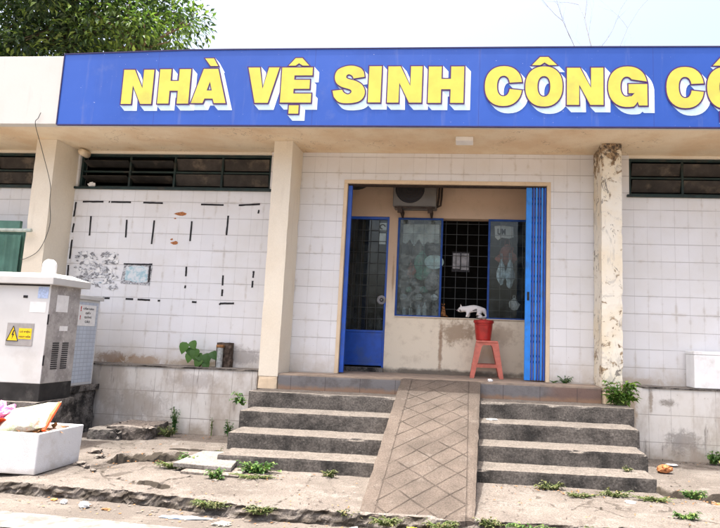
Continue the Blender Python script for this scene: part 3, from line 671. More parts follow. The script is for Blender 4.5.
bag('carrier_bag','light blue and white bag, right of the pair hanging in the right window','bag',.54,.87,2.11,.12,.40,MT['cloth3'],5)
bag('carrier_bag','faded red cloth bag hanging above the blue pair in the right window','bag',.50,.93,2.38,.28,.30,MT['cloth4'],6)
bag('carrier_bag','small crumpled white bag low in the right window by the blue gate','bag',.60,.85,1.70,.13,.17,MT['foam_dirty'],7)
for i,(x,h) in enumerate(((-.88,.13),(-.79,.15),(-.68,.17),(-.60,.20))):
    b=MB(); b.lathe((x,.86,1.4845+.0),[(0,0),(.026,0),(.028,.02),(.028,h*.7),(.011,h*.86),(.011,h),(0,h)],16)
    tag(b.build('bottle',MT['sheet'] if i%2 else MT['cloth3'],smooth=True),['squat plastic bottle nearest the left frame on the window sill','second bottle from the left on the window sill behind glass','third bottle from the left on the window sill behind glass','tallest plastic bottle at the right of the row behind left pane'][i],'bottle','bottles behind the left pane')
b=MB(); vs=[(.33,.832,2.60),(.37,.832,2.56),(.42,.834,2.60),(.52,.832,2.585),(.58,.832,2.61),(.57,.832,2.75),(.44,.834,2.765),(.32,.832,2.755)]
b.add(vs,[tuple(range(8))]); t=thing('paper_notice','torn white notice with black lettering at the top of the right window','notice',(.45,.83,2.68)); b.build('sheet',MT['paper'],t)
rr=random.Random(77)
for k in range(7):
    x=-.90+.07*k; z=1.72+.10*(k%3); b=MB(); crumple(b,(x,.90,z),.05,.03,.05,k+60,sub=2,amt=.6); tag(b.build('hanging_wrapper',[MT['sheet'],MT['cloth2'],MT['grey']][k%3]),'small crumpled wrapper in the muddle behind the left pane, above the bottles','wrapper','wrappers behind the left pane')
def text(body,h,mat,parent,name,org,ydir=-1,rotz=0,width=None,bold=.02):
    cu=bpy.data.curves.new(name,'FONT'); cu.body=body; cu.size=1; cu.offset=bold; cu.extrude=.0; ob=bpy.data.objects.new(name,cu); COL.objects.link(ob)
    bpy.context.view_layer.update(); me=bpy.data.meshes.new_from_object(ob.evaluated_get(bpy.context.evaluated_depsgraph_get())); bpy.data.objects.remove(ob)
    xs_=[v.co.x for v in me.vertices]; ys=[v.co.y for v in me.vertices]; x0,x1=min(xs_),max(xs_); y0,y1=min(ys),max(ys)
    sy=h/(y1-y0); sx=(width/(x1-x0)) if width else sy
    off=LOC.get(parent.name,Vector())
    for v in me.vertices:
        q=Vector(((v.co.x-x0)*sx,0,(v.co.y-y0)*sy)); q=Matrix.Rotation(rotz,3,'Z')@q; v.co=Vector(org)+q-off
    me.materials.clear(); me.materials.append(mat); o=bpy.data.objects.new(name,me); COL.objects.link(o); o.parent=parent; LOC[o.name]=off; return o
text('UM',.085,MT['txt'],t,'lettering',(.36,.829,2.635),width=.11,bold=.04)
# framed thing on the grille
t=thing('notice_frame','small dark frame holding two grey sheets, hung on the middle grille','frame',(-.13,.80,2.27))
b=MB(); b.box(-.245,-.005,.785,.80,2.11,2.38); b.build('backing',MT['black'],t)
b=MB(); b.box(-.232,-.135,.779,.7845,2.15,2.36); b.box(-.12,-.02,.779,.7845,2.135,2.36); b.build('sheet',MT['grey'],t)

# folding gate
G_=thing('folding_gate','bright blue steel folding gate, stacked at the right of the entrance','gate',(.79,.05,.75))
b=MB(); b.box(.668,.738,.03,.075,.757,3.085); b.build('gate_post',MT['blue_hi'],G_,bevel=.004)
for k in range(5):
    x=.757+k*.034; b=MB(); b.box(x-.0115,x+.0115,.015,.07,.762,3.08); b.build('gate_bar',MT['blue_hi'] if k%2 else MT['blue'],G_,bevel=.002)
for z in [.95+.24*k for k in range(9)]:
    b=MB()
    for k in range(4):
        x=.74+k*.034; b.add([(x,.075,z),(x+.034,.078,z+.09),(x+.034,.078,z+.115),(x,.075,z+.025)],[(0,1,2,3)]); b.add([(x,.082,z+.09),(x+.034,.085,z),(x+.034,.085,z+.025),(x,.082,z+.115)],[(0,1,2,3)])
    b.build('scissor_link',MT['blue_dk'],G_)
b=MB(); b.box(-1.55,.905,.02,.10,3.083,3.098); b.build('top_track',MT['rust'],G_)
b=MB(); b.box(.69,.715,.02,.0295,1.70,1.80); b.build('lock_plate',MT['black'],G_)
b=MB(); b.box(-1.551,-1.50,.03,.075,.757,3.08); b.build('gate_jamb',MT['blue'],G_,bevel=.003)
# air conditioner
A=thing('air_conditioner','grey outdoor air conditioner unit hung high above the window','air conditioner',(-.72,.45,2.9))
b=MB(); b.box(-1.02,-.455,.30,.56,2.885,3.38); b.build('casing',MT['ac'],A,bevel=.015)
b=MB(); b.lathe((-.80,.298,3.12),[(.0,.0),(.18,.0),(.185,.006),(.19,.0)],36,ax=Matrix.Rotation(PI/2,3,'X')); b.build('fan_opening',MT['black'],A)
b=MB()
for rr in (.04,.08,.12,.16): b.tube([(-.80+rr*math.cos(a),.286,3.12+rr*math.sin(a)) for a in [2*PI*k/28 for k in range(29)]],.0025,5)
b.build('fan_guard',MT['rust'],A)
for x in (-.92,-.53):
    b=MB(); b.box(x-.02,x+.02,.27,.645,2.855,2.882); b.hexa([(x-.010,.60,2.80),(x+.010,.60,2.80),(x+.010,.64,2.80),(x-.010,.64,2.80)],[(x-.018,.30,2.852),(x+.018,.30,2.852),(x+.018,.64,2.852),(x-.018,.64,2.852)]); b.box(x-.03,x+.03,.275,.30,2.80,2.854); b.build('bracket',MT['rust'],A)
b=MB(); b.box(-.99,-.47,.285,.30,2.86,2.882); b.build('support_rail',MT['rust'],A)
for dx in (0,.035):
    b=MB(); b.tube([(-.44,.50,3.38),(-.425+dx,.47,3.25),(-.43+dx,.45,3.05),(-.44+dx,.46,2.94),(-.47,.5,2.92)],.014,8); b.build('pipe',MT['rust'],A,smooth=True)
# dark sagging tarp at the lobby's top left
b=MB(); vs=[];fs=[]
for i in range(15):
    for j in range(6):
        t_=i/14; x=-1.86+.68*t_; z=3.36-j*.05*(1-t_*.75)-.02*math.sin(i); vs.append((x,.45+.03*noise.noise(Vector((x*9,z*9,0)))+.02*j,z-.05*(1-t_)))
for i in range(14):
    for j in range(5): a=i*6+j; fs.append((a,a+6,a+7,a+1))
b.add(vs,fs); o=b.build('tarp',MT['tarp']); o.modifiers.new('s','SOLIDIFY').thickness=.006; tag(o,'black rolled tarp sagging under the lobby ceiling at top left','tarp')

# steps
ST=thing('concrete_steps','worn grey concrete entrance steps with four treads and a tiled landing','steps',(-.3,-1.1,0))
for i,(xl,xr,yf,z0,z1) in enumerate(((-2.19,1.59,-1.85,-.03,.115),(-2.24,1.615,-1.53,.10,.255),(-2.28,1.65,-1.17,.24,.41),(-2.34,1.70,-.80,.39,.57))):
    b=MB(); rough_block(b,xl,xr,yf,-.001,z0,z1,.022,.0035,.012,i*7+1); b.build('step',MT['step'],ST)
b=MB(); rough_block(b,-2.152,1.459,-.42,-.0005,.55,.745,.04,.002,.006,11); b.build('landing',MT['landing'],ST)
b=MB(); b.box(-1.898,1.098,0.0,.648,.70,.7445); b.build('lobby_floor',MT['landing'],ST)
# ramp
b=MB(); nx,ny=36,90; vs=[];fs=[]
def rz(y): return .7475-.3066*(-.42-y)
for j in range(ny+1):
    y=-.42-(2.87-.42)*j/ny
    for i in range(nx+1):
        t=i/nx; xa=-.735+.015*j/ny*1; xb=.150-.075*j/ny; x=xa+(xb-xa)*t
        e=min(t,1-t); d=.004*noise.noise(Vector((x*5,y*5,9)))-(.010*(1-e/.03) if e<.03 else 0)
        yy=y+(.05*noise.noise(Vector((x*6,0,3))) if j==ny else 0)+(.015*noise.noise(Vector((x*20,0,3))) if j==ny else 0)
        if i in (0,nx): x+=.008*noise.noise(Vector((0,y*8,i)))
        vs.append((x,yy,rz(y)+d-(.012 if j==ny else 0)))
for j in range(ny):
    for i in range(nx): a=j*(nx+1)+i; fs.append((a,a+nx+1,a+nx+2,a+1))
o=len(vs); 
for j in range(ny+1):
    for i in (0,nx): v=vs[j*(nx+1)+i]; vs.append((v[0],v[1],-.02))
for j in range(ny):
    fs.append((j*(nx+1),o+2*j,o+2*j+2,(j+1)*(nx+1))[::-1]); fs.append((j*(nx+1)+nx,o+2*j+1,o+2*j+3,(j+1)*(nx+1)+nx))
k=len(vs)
for i in range(nx+1): v=vs[ny*(nx+1)+i]; vs.append((v[0],v[1]+.01,-.13))
for i in range(nx): a=ny*(nx+1)+i; fs.append((a,k+i,k+i+1,a+1))
b.add(vs,fs); tag(b.build('wheelchair_ramp',MT['ramp'],loc=(0,0,0)),'brown concrete ramp scored with diamond grooves, laid over the steps','ramp')

# ------------------------------------------------------------------ sign with lettering
SG=thing('name_sign','long blue signboard with yellow Vietnamese capitals along the roof edge','sign',(0,-.98,3.9))
b=MB(); xs2=[-4.76+i*.5 for i in range(23)]
tz=lambda x: 4.335+.045*min(1,(x+4.76)/1.6)-.006*max(0,x-1)
vs=[];fs=[]
for x in xs2: vs+=[(x,-.984,3.478),(x,-.984,tz(x)),(x,-.9725,tz(x)),(x,-.9725,3.478)]
for i in range(len(xs2)-1):
    a=i*4
    for k in range(4): fs.append((a+k,a+4+k,a+4+(k+1)%4,a+(k+1)%4)[::-1])
fs+=[(0,1,2,3),(len(vs)-1,len(vs)-2,len(vs)-3,len(vs)-4)]
b.add(vs,fs); b.build('sign_panel',MT['sign'],SG)
b=MB()
for x,x2 in zip(xs2,xs2[1:]):
    for f in (lambda q:3.476,lambda q:tz(q)-.004):
        za,zb=f(x),f(x2); b.hexa([(x,-.990,za-.006),(x2,-.990,zb-.006),(x2,-.968,zb-.006),(x,-.968,za-.006)],[(x,-.990,za+.008),(x2,-.990,zb+.008),(x2,-.968,zb+.008),(x,-.968,za+.008)])
b.box(-4.772,-4.760,-.990,-.968,3.478,4.34); b.build('sign_border',MT['sign_edge'],SG)
def ell(cx,cz,rx,rz_,a0,a1,n,p=2.25):
    o=[]
    for k in range(n+1):
        a=R(a0+(a1-a0)*k/n); ca,sa=math.cos(a),math.sin(a)
        o.append((cx+rx*math.copysign(abs(ca)**(2/p),ca),cz+rz_*math.copysign(abs(sa)**(2/p),sa)))
    return o
def catmull(P,n=5):
    o=[]; N=len(P)
    for i in range(N-1):
        p0=P[max(i-1,0)];p1=P[i];p2=P[i+1];p3=P[min(i+2,N-1)]
        for k in range(n):
            t=k/n; o.append(tuple(.5*((2*p1[q])+(-p0[q]+p2[q])*t+(2*p0[q]-5*p1[q]+4*p2[q]-p3[q])*t*t+(-p0[q]+3*p1[q]-3*p2[q]+p3[q])*t**3) for q in (0,1)))
    return o+[P[-1]]
circ=lambda dx=0: [(.20+dx,1.05),(.42+dx,1.27),(.64+dx,1.27),(.88+dx,1.05),(.66+dx,1.05),(.54+dx,1.12),(.43+dx,1.05)]
Sa=[(.97,.70),(.63,.655),(.58,.73),(.48,.77),(.405,.725),(.45,.655),(.70,.595),(.90,.49),(1.0,.32),(.96,.15),(.80,.035),(.48,-.005),(.21,.03),(.05,.17),(0,.33)]
Sb=[(0,.33),(.30,.36),(.355,.285),(.48,.235),(.58,.285),(.545,.36),(.26,.44),(.10,.55),(.05,.72),(.13,.89),(.36,.985),(.60,1.0),(.83,.94),(.94,.83),(.97,.70)]
def cm(P): return [P[0]]+catmull(P[1:-1],5)+[P[-1]]
Spoly=cm(Sa)[:-1]+cm(Sb)[:-1]
GL={'N':[[(0,0),(0,1),(.36,1),(.66,.46),(.66,1),(1,1),(1,0),(.64,0),(.34,.54),(.34,0)]],
'H':[[(0,0),(0,1),(.37,1),(.37,.66),(.63,.66),(.63,1),(1,1),(1,0),(.63,0),(.63,.37),(.37,.37),(.37,0)]],
'A':[[(0,0),(.29,1),(.71,1),(1,0),(.66,0),(.615,.13),(.385,.13),(.34,0)],[(.43,.37),(.5,.62),(.57,.37)]],
'À':[[(0,0),(.29,1),(.71,1),(1,0),(.66,0),(.615,.13),(.385,.13),(.34,0)],[(.43,.37),(.5,.62),(.57,.37)],[(.30,1.31),(.56,1.31),(.70,1.08),(.48,1.08)]],
'V':[[(0,1),(.37,1),(.50,.40),(.66,1),(1,1),(.70,0),(.28,0)]],
'E':[[(0,0),(0,1),(1,1),(1,.77),(.42,.77),(.42,.65),(.93,.65),(.93,.39),(.42,.39),(.42,.26),(1,.26),(1,0)],circ(),[(.30,-.07),(.62,-.07),(.62,-.31),(.30,-.31)]],
'I':[[(0,0),(0,1),(1,1),(1,0)]],'S':[Spoly],
'O':[ell(.5,.49,.5,.53,0,350,36),ell(.5,.49,.17,.27,0,345,24),circ(-.03)],
'Q':[ell(.5,.49,.5,.53,0,350,36),ell(.5,.49,.17,.27,0,345,24),circ(-.03),[(.33,-.12),(.65,-.12),(.65,-.36),(.33,-.36)]],
'C':[ell(.5,.49,.5,.53,9,350,34)+ell(.5,.49,.17,.27,-14,-344,20)],
'G':[ell(.5,.49,.5,.53,12,285,28)+[(.70,.02),(.75,.10),(.78,.0),(1.0,.0),(1.0,.56),(.52,.56),(.52,.32),(.67,.32),(.60,.245)]+ell(.48,.49,.16,.26,-70,-315,18)]}
LT=[('N',-4.018,-3.642,3.716,4.139),('H',-3.586,-3.205,3.721,4.144),('À',-3.188,-2.768,3.727,4.146),('V',-2.548,-2.175,3.731,4.16),('E',-2.158,-1.794,3.734,4.158),
('S',-1.571,-1.194,3.729,4.175),('I',-1.17,-1.017,3.737,4.169),('N',-0.958,-0.566,3.735,4.166),('H',-0.511,-0.11,3.733,4.162),('C',0.103,0.516,3.715,4.155),('O',0.535,0.943,3.710,4.150),
('N',0.974,1.369,3.712,4.141),('G',1.403,1.821,3.706,4.145),('C',2.002,2.397,3.695,4.137),('Q',2.413,2.806,3.69,4.135),('N',2.845,3.24,3.69,4.135),('G',3.275,3.68,3.69,4.135)]
def fillmesh(polys,y,off,name,mat,parent):
    cu=bpy.data.curves.new(name,'CURVE'); cu.dimensions='2D'; cu.fill_mode='BOTH'; cu.offset=off; cu.resolution_u=1
    for P in polys:
        sp=cu.splines.new('POLY'); sp.points.add(len(P)-1); sp.use_cyclic_u=True
        for k,q in enumerate(P): sp.points[k].co=(q[0],q[1],0,1)
    ob=bpy.data.objects.new(name,cu); COL.objects.link(ob); bpy.context.view_layer.update()
    me=bpy.data.meshes.new_from_object(ob.evaluated_get(bpy.context.evaluated_depsgraph_get())); bpy.data.objects.remove(ob)
    L=LOC[parent.name]
    for v in me.vertices: v.co=Vector((v.co.x,y,v.co.y))-L
    me.materials.clear(); me.materials.append(mat); me.name=name; o=bpy.data.objects.new(name,me); COL.objects.link(o); o.parent=parent; LOC[o.name]=L; return o
def offs(Q,w_):
    o=[]; n=len(Q)
    for i in range(n):
        p0,p1,p2=Vector(Q[i-1]),Vector(Q[i]),Vector(Q[(i+1)%n]); n1=(p1-p0).normalized(); n2=(p2-p1).normalized()
        m1=Vector((n1.y,-n1.x)); m2=Vector((n2.y,-n2.x)); mm=m1+m2; mm=mm.normalized() if mm.length>.01 else m1
        q=p1+mm*w_/max(.55,mm.dot(m1)); o.append((q.x,q.y))
    return o
def area(P): return sum(P[i][0]*P[(i+1)%len(P)][1]-P[(i+1)%len(P)][0]*P[i][1] for i in range(len(P)))/2
for li,(ch,xa,xb,za,zb) in enumerate(LT):
    pl=[]; pad=.006
    for qi,P in enumerate(GL[ch]):
        Q=[(xa+pad+(xb-xa-2*pad)*u,za+pad+(zb-za-2*pad)*v_) for u,v_ in P]
        hole=(ch in 'AÀOQ' and qi==1)
        Q=[q for k,q in enumerate(Q) if math.dist(q,Q[k-1])>.006]
        if (area(Q)<0)!=hole: Q=Q[::-1]
        pl.append(Q)
    grow=lambda Q,w_:offs(Q,w_)
    le=fillmesh([grow(Q,-.001) for Q in pl],-.9945,0,'letter',MT['yellow'],SG)
    fillmesh([grow(Q,.0125) for Q in pl],-.9930,0,'letter_outline',MT['purple'],le)
    # extruded-looking drop shade: white below, pale blue to the right
    sx,sz=.060,-.066; b=MB(); y=-.9858-.0004*(li%2); dy=0
    for Q in pl:
        n=len(Q); o=[]
        A_=area(Q)
        for i in range(n):      # offset copy by outline width
            p0,p1,p2=Vector((*Q[i-1],0)),Vector((*Q[i],0)),Vector((*Q[(i+1)%n],0))
            n1=(p1-p0).normalized(); n2=(p2-p1).normalized(); m1=Vector((n1.y,-n1.x,0)); m2=Vector((n2.y,-n2.x,0)); mm=(m1+m2); mm=mm.normalized() if mm.length>.01 else m1
            o.append(p1+mm*.012/max(.5,mm.dot(m1)))
        for i in range(n):
            p,q=o[i],o[(i+1)%n]; e=q-p
            if e.length<1e-5: continue
            nrm=Vector((e.y,-e.x)).normalized()
            if nrm.x*sx+nrm.y*sz<=0: continue   # only edges facing the shade direction
            yy=y-dy; dy+=.00003
            mi=0 if -nrm.y>abs(nrm.x)*.6 else 1
            s0=.022
            b.add([(p.x,yy,p.y),(q.x,yy,q.y),(q.x+sx,yy,q.y+sz),(p.x+sx,yy,p.y+sz)],[(0,1,2,3)],mi)
    b.build('letter_shade',[MT['blue_b'],MT['white_b']],le)
# small white box lamp under the roof
b=MB(); b.box(-.20,-.0,-.63,-.47,3.445,3.496); tag(b.build('ceiling_lamp',MT['white'],bevel=.006),'small square white box fixed under the roof overhang above the door','lamp')
# pipe fitting and cable at left pillar
b=MB(); b.tube([(-5.06,.0,3.44),(-5.06,-.10,3.44),(-5.05,-.14,3.435)],[.05,.045,.04],14); tag(b.build('drain_pipe',MT['soffit'],smooth=True),'short plaster-covered pipe stub under the roof beside the left pillar','pipe')
b=MB(); b.tube([(-4.97,-.99,3.62),(-4.99,-.995,3.55),(-5.02,-.99,3.48),(-5.06,-.80,3.25),(-5.10,-.55,2.9),(-5.14,-.47,2.7),(-5.12,-.45,2.4),(-5.22,-.445,2.1),(-5.40,-.445,1.98),(-5.47,-.44,1.99)],.0035,6,sm=8); tag(b.build('cable',MT['wire'],smooth=True),'thin dark cable dangling down the front of the left cream pillar','cable')

# ------------------------------------------------------------------ wall marks
W0=.0
def wallpatch(mb,pts,y): mb.add([(x,y,z) for x,z in pts],[tuple(range(len(pts)))])
MARKS=[(-5.05, 2.806, -4.765, 2.81), (-4.66, 2.808, -4.389, 2.809), (-4.223, 2.807, -3.958, 2.804), (-3.447, 2.796, -3.147, 2.793), (-2.949, 2.793, -2.671, 2.813), (-5.142, 2.8, -5.149, 2.605), (-5.138, 2.516, -5.145, 2.395), (-5.138, 2.302, -5.141, 2.051), (-5.148, 1.971, -5.143, 1.821), (-4.915, 2.617, -4.906, 2.36), (-4.422, 2.578, -4.414, 2.346), (-4.051, 2.577, -4.057, 2.267), (-3.549, 2.575, -3.55, 2.318), (-3.075, 2.656, -3.079, 2.403), (-2.681, 2.738, -2.686, 2.691), (-3.568, 1.989, -3.565, 1.868), (-3.559, 1.752, -3.563, 1.717), (-2.69, 1.958, -2.692, 1.873), (-2.693, 1.835, -2.694, 1.751), (-3.081, 1.893, -3.078, 1.766), (-3.074, 1.717, -3.075, 1.632), (-4.637, 1.561, -4.543, 1.56), (-4.331, 1.559, -4.229, 1.558), (-4.172, 1.556, -4.006, 1.554), (-3.905, 1.549, -3.873, 1.55), (-3.456, 1.548, -3.396, 1.546), (-3.083, 1.54, -2.91, 1.546), (-3.079, 1.544, -3.101, 1.525), (-4.693, 2.812, -4.676, 2.808), (-4.091, 1.998, -4.074, 1.788)]
for (x1,z1,x2,z2) in MARKS:
    b=MB(); d=Vector((x2-x1,0,z2-z1)); n_=Vector((-d.z,0,d.x)).normalized()*.0115
    pts=[]
    N=6
    for k in range(N+1):
        t_=k/N; pts.append(Vector((x1,-.0035,z1))+d*t_+n_*(1+.35*noise.noise(Vector((x1*9+k,z1*9,0)))))
    for k in range(N,-1,-1):
        t_=k/N; pts.append(Vector((x1,-.0035,z1))+d*t_-n_*(1+.35*noise.noise(Vector((x1*9+k,z1*9,5)))))
    b.add([tuple(q) for q in pts],[tuple(range(len(pts)))[::-1]]); b.build('tape_strip',MT['black'],B)
for (x0,x1,z0,z1) in ((-3.78,-3.63,2.645,2.69),(-3.80,-3.71,2.27,2.31),(-3.815,-3.78,2.325,2.345),(-3.79,-3.76,2.60,2.615)):
    b=MB(); pts=[]
    for k in range(14):
        a=2*PI*k/14; pts.append(((x0+x1)/2+(x1-x0)/2*math.copysign(abs(math.cos(a))**.8,math.cos(a))*(1+.7*noise.noise(Vector((k*.9,x0*9,0)))),-.003,(z0+z1)/2+(z1-z0)/2*math.copysign(abs(math.sin(a))**.8,math.sin(a))*(1+.8*noise.noise(Vector((k*.8,x0*9,4))))))
    b.add(pts,[tuple(range(14))[::-1]]); b.build('chipped_tile',MT['brickp'] ,B)
# torn posters
def shards(n,x0,x1,z0,z1,mats,name,lab,seed,smin=.012,smax=.055):
    rr=random.Random(seed); b=MB()
    for i in range(n):
        cx_=rr.uniform(x0,x1); cz=rr.uniform(z0,z1); s_=rr.uniform(smin,smax); m_=rr.randint(0,len(mats)-1); k_=rr.randint(6,9); a0=rr.uniform(0,6.28); el=rr.uniform(.3,1); ro=rr.uniform(-.6,.6)
        pts=[]
        for k in range(k_):
            a=a0+2*PI*k/k_; rr_=s_*rr.uniform(.35,1); px_=rr_*math.cos(a); pz=rr_*math.sin(a)*el
            pts.append((cx_+px_*math.cos(ro)-pz*math.sin(ro),-.003-.00003*i,cz+px_*math.sin(ro)+pz*math.cos(ro)))
        b.add(pts,[tuple(range(k_))[::-1]],m_)
    return tag(b.build(name,mats),lab,'poster')
shards(240,-5.06,-4.48,1.68,2.15,[MT['torn'],MT['paper'],MT['torn'],MT['torn'],MT['paper'],MT['grey']],'torn_poster','remains of a grey shredded poster on the left tiles above the cabinets',3)
t=thing('torn_poster','white-edged poster scrap with pale blue print and torn dark edge','poster',(-4.22,0,1.88))
b=MB(); b.add([(-4.425,-.004,1.76),(-4.40,-.004,1.75),(-4.15,-.004,1.745),(-4.03,-.004,1.735),(-4.015,-.004,1.98),(-4.02,-.004,2.02),(-4.2,-.004,2.015),(-4.395,-.004,2.005),(-4.40,-.004,1.93)],[tuple(range(9))]); b.build('backing',MT['torn'],t)
b=MB(); b.add([(-4.37,-.0065,1.80),(-4.2,-.0065,1.77),(-4.07,-.0065,1.775),(-4.065,-.0065,1.97),(-4.2,-.0065,1.985),(-4.36,-.0065,1.965)],[tuple(range(6))]); b.build('print',MT['print'],t)
b=MB(); b.box(-4.40,-4.02,-.0085,-.007,1.995,2.012); b.box(-4.055,-4.035,-.0085,-.007,1.78,1.99); b.build('dark_edge',MT['black'],t)

# ------------------------------------------------------------------ green sheet gate on the far left
t=thing('green_gate','green sheet metal leaf with a pale rail, left of the left pillar','gate',(-6.1,-.3,.9))
b=MB(); vs=[];fs=[]; n=60
for i in range(n+1):
    x=-6.9+1.30*i/n; y=-.30+.012*math.sin(x*60)
    for z in (.80,2.30): vs.append((x,y,z))
for i in range(n): fs.append((2*i,2*i+2,2*i+3,2*i+1))
b.add(vs,fs); o=b.build('sheet',MT['green'],t); o.modifiers.new('s','SOLIDIFY').thickness=.004
b=MB(); b.box(-6.9,-5.60,-.34,-.30,2.36,2.47); b.box(-6.9,-5.6,-.26,-.23,.8,2.36); b.build('head_frame',MT['green'],t)
b=MB(); b.tube([(-7.2,-.50,2.31),(-5.31,-.50,2.325)],.022,12); b.build('rail',MT['greenpipe'],t,smooth=True)

# ------------------------------------------------------------------ cabinets
c1=thing('power_cabinet','large white electrical cabinet with yellow warning plate and grey stained side','cabinet',(-4.62,-1.38,0))
b=MB(); rough_block(b,-5.22,-4.10,-1.66,-1.10,-.02,.455,.05,.006,.014,5); b.build('concrete_plinth',MT['plinth'],c1)
b=MB(); b.box(-5.10,-4.125,-1.60,-1.15,.455,.625); b.build('base',MT['blackbase'],c1,bevel=.004)
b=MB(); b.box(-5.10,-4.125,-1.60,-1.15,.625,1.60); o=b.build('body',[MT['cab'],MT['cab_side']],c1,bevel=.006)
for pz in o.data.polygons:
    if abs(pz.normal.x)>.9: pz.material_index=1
b=MB(); b.hexa([(-5.16,-1.66,1.592),(-4.065,-1.66,1.592),(-4.065,-1.09,1.592),(-5.16,-1.09,1.592)],[(-5.16,-1.66,1.665),(-4.065,-1.66,1.665),(-4.065,-1.09,1.665),(-5.16,-1.09,1.665)])
b.hexa([(-5.15,-1.65,1.6651),(-4.075,-1.65,1.6651),(-4.075,-1.10,1.6651),(-5.15,-1.10,1.6651)],[(-5.02,-1.52,1.715),(-4.20,-1.52,1.715),(-4.20,-1.22,1.715),(-5.02,-1.22,1.715)]); b.build('lid',MT['cab_lid'],c1,bevel=.006)
b=MB(); b.box(-5.06,-4.14,-1.6015,-1.60,1.575,1.592); b.build('lid_gap',MT['black'],c1)
for yy in (-1.445,-1.305):
    b=MB()
    for k in range(13): z=.76+k*.021; b.box(-4.1245,-4.1215,yy-.045,yy+.045,z,z+.011)
    b.build('vent_louvre',MT['black'],c1)
for q in ((-1.50,-1.33,1.33,1.50),(-1.42,-1.30,1.14,1.19)): b=MB(); b.box(-4.1245,-4.1225,*q); b.build('paper_remnant',MT['paper'],c1)
b=MB(); b.box(-4.126,-4.122,-1.602,-1.585,1.2,1.30); b.box(-4.126,-4.122,-1.602,-1.585,.80,.90); b.build('hinge',MT['black'],c1)
b=MB(); b.box(-4.405,-4.36,-1.606,-1.6005,1.455,1.48); b.build('latch',MT['black'],c1,bevel=.002)
b=MB(); b.box(-4.255,-4.145,-1.6025,-1.601,1.455,1.57); b.build('sticker',MT['bluesticker'],c1)
b=MB(); b.box(-4.325,-4.155,-1.6025,-1.601,1.315,1.42); b.build('paper_label',MT['paper'],c1)
b=MB(); b.box(-4.535,-4.255,-1.606,-1.601,.985,1.205); pt=b.build('warning_plate',MT['plate'],c1,bevel=.002)
b=MB(); b.box(-4.405,-4.27,-1.6085,-1.6065,1.05,1.155); b.build('yellow_panel',MT['warn'],pt)
b=MB(); b.add([(-4.525,-1.6075,1.03),(-4.405,-1.6075,1.03),(-4.465,-1.6075,1.175)],[(0,1,2)]); b.build('warning_triangle',MT['warn'],pt)
b=MB()
P3=[(-4.525,1.03),(-4.405,1.03),(-4.465,1.175)]
for a_,c_ in ((0,1),(1,2),(2,0)): b.tube([(P3[a_][0],-1.608,P3[a_][1]),(P3[c_][0],-1.608,P3[c_][1])],.0035,5)
b.add([(-4.462,-1.6085,1.135),(-4.478,-1.6085,1.085),(-4.465,-1.6085,1.088),(-4.472,-1.6085,1.045),(-4.447,-1.6085,1.10),(-4.461,-1.6085,1.097),(-4.449,-1.6085,1.135)],[(0,1,2,5,6),(2,3,4,5)]); b.build('lightning_mark',MT['txt'],pt)
text('CÓ ĐIỆN',.026,MT['txt'],pt,'lettering',(-4.395,-1.6092,1.108),width=.11,bold=.03)
text('NGUY HIỂM',.026,MT['txt'],pt,'lettering',(-4.397,-1.6092,1.064),width=.118,bold=.03)

c2=thing('telecom_cabinet','narrow pale blue cabinet with taped paper notice, behind the white cabinet','cabinet',(-4.68,-.64,0))
b=MB(); rough_block(b,-5.0,-4.385,-.93,-.31,-.02,.46,.04,.012,.02,8); rough_block(b,-5.02,-4.36,-.95,-.30,.46,.528,.04,.006,.016,9); b.build('concrete_plinth',MT['plinth'],c2)
b=MB(); b.box(-4.95,-4.402,-.86,-.395,.529,1.50); b.build('body',MT['cab'],c2,bevel=.006)
b=MB(); b.box(-4.98,-4.37,-.89,-.365,1.50,1.548); b.build('lid',MT['cab_lid'],c2,bevel=.006)
b=MB(); b.box(-4.4015,-4.397,-.835,-.425,.56,1.47); b.build('door_panel',MT['cab_blue'],c2)
b=MB(); b.box(-4.3965,-4.394,-.775,-.465,1.20,1.44); nt_=b.build('paper_notice',MT['paper'],c2)
for k,(s_,wd) in enumerate((('CẤM DÁN',.19),('GIẤY',.10),('QUẢNG',.13),('CÁO',.09))): text(s_,.032,MT['txt'],nt_,'lettering',(-4.393,-.70+(.19-wd)/2,1.385-.050*k),width=wd,bold=.04,rotz=PI/2)
text('!',.06,MT['red'],nt_,'lettering',(-4.393,-.745,1.365),bold=.06,rotz=PI/2); text('!',.05,MT['red'],nt_,'lettering',(-4.393,-.745,1.27),bold=.06,rotz=PI/2)
b=MB(); b.lathe((-4.40,-1.30,1.716),[(0,0),(.065,0),(.068,.02),(.066,.13),(.055,.165),(.035,.185),(.03,.19),(0,.19)],20); o=tag(b.build('plastic_bottle',MT['white'],smooth=True),'white rounded plastic jug standing on top of the white cabinet','jug')
for v in o.data.vertices: v.co.z=1.716+(v.co.z-1.716)*.85
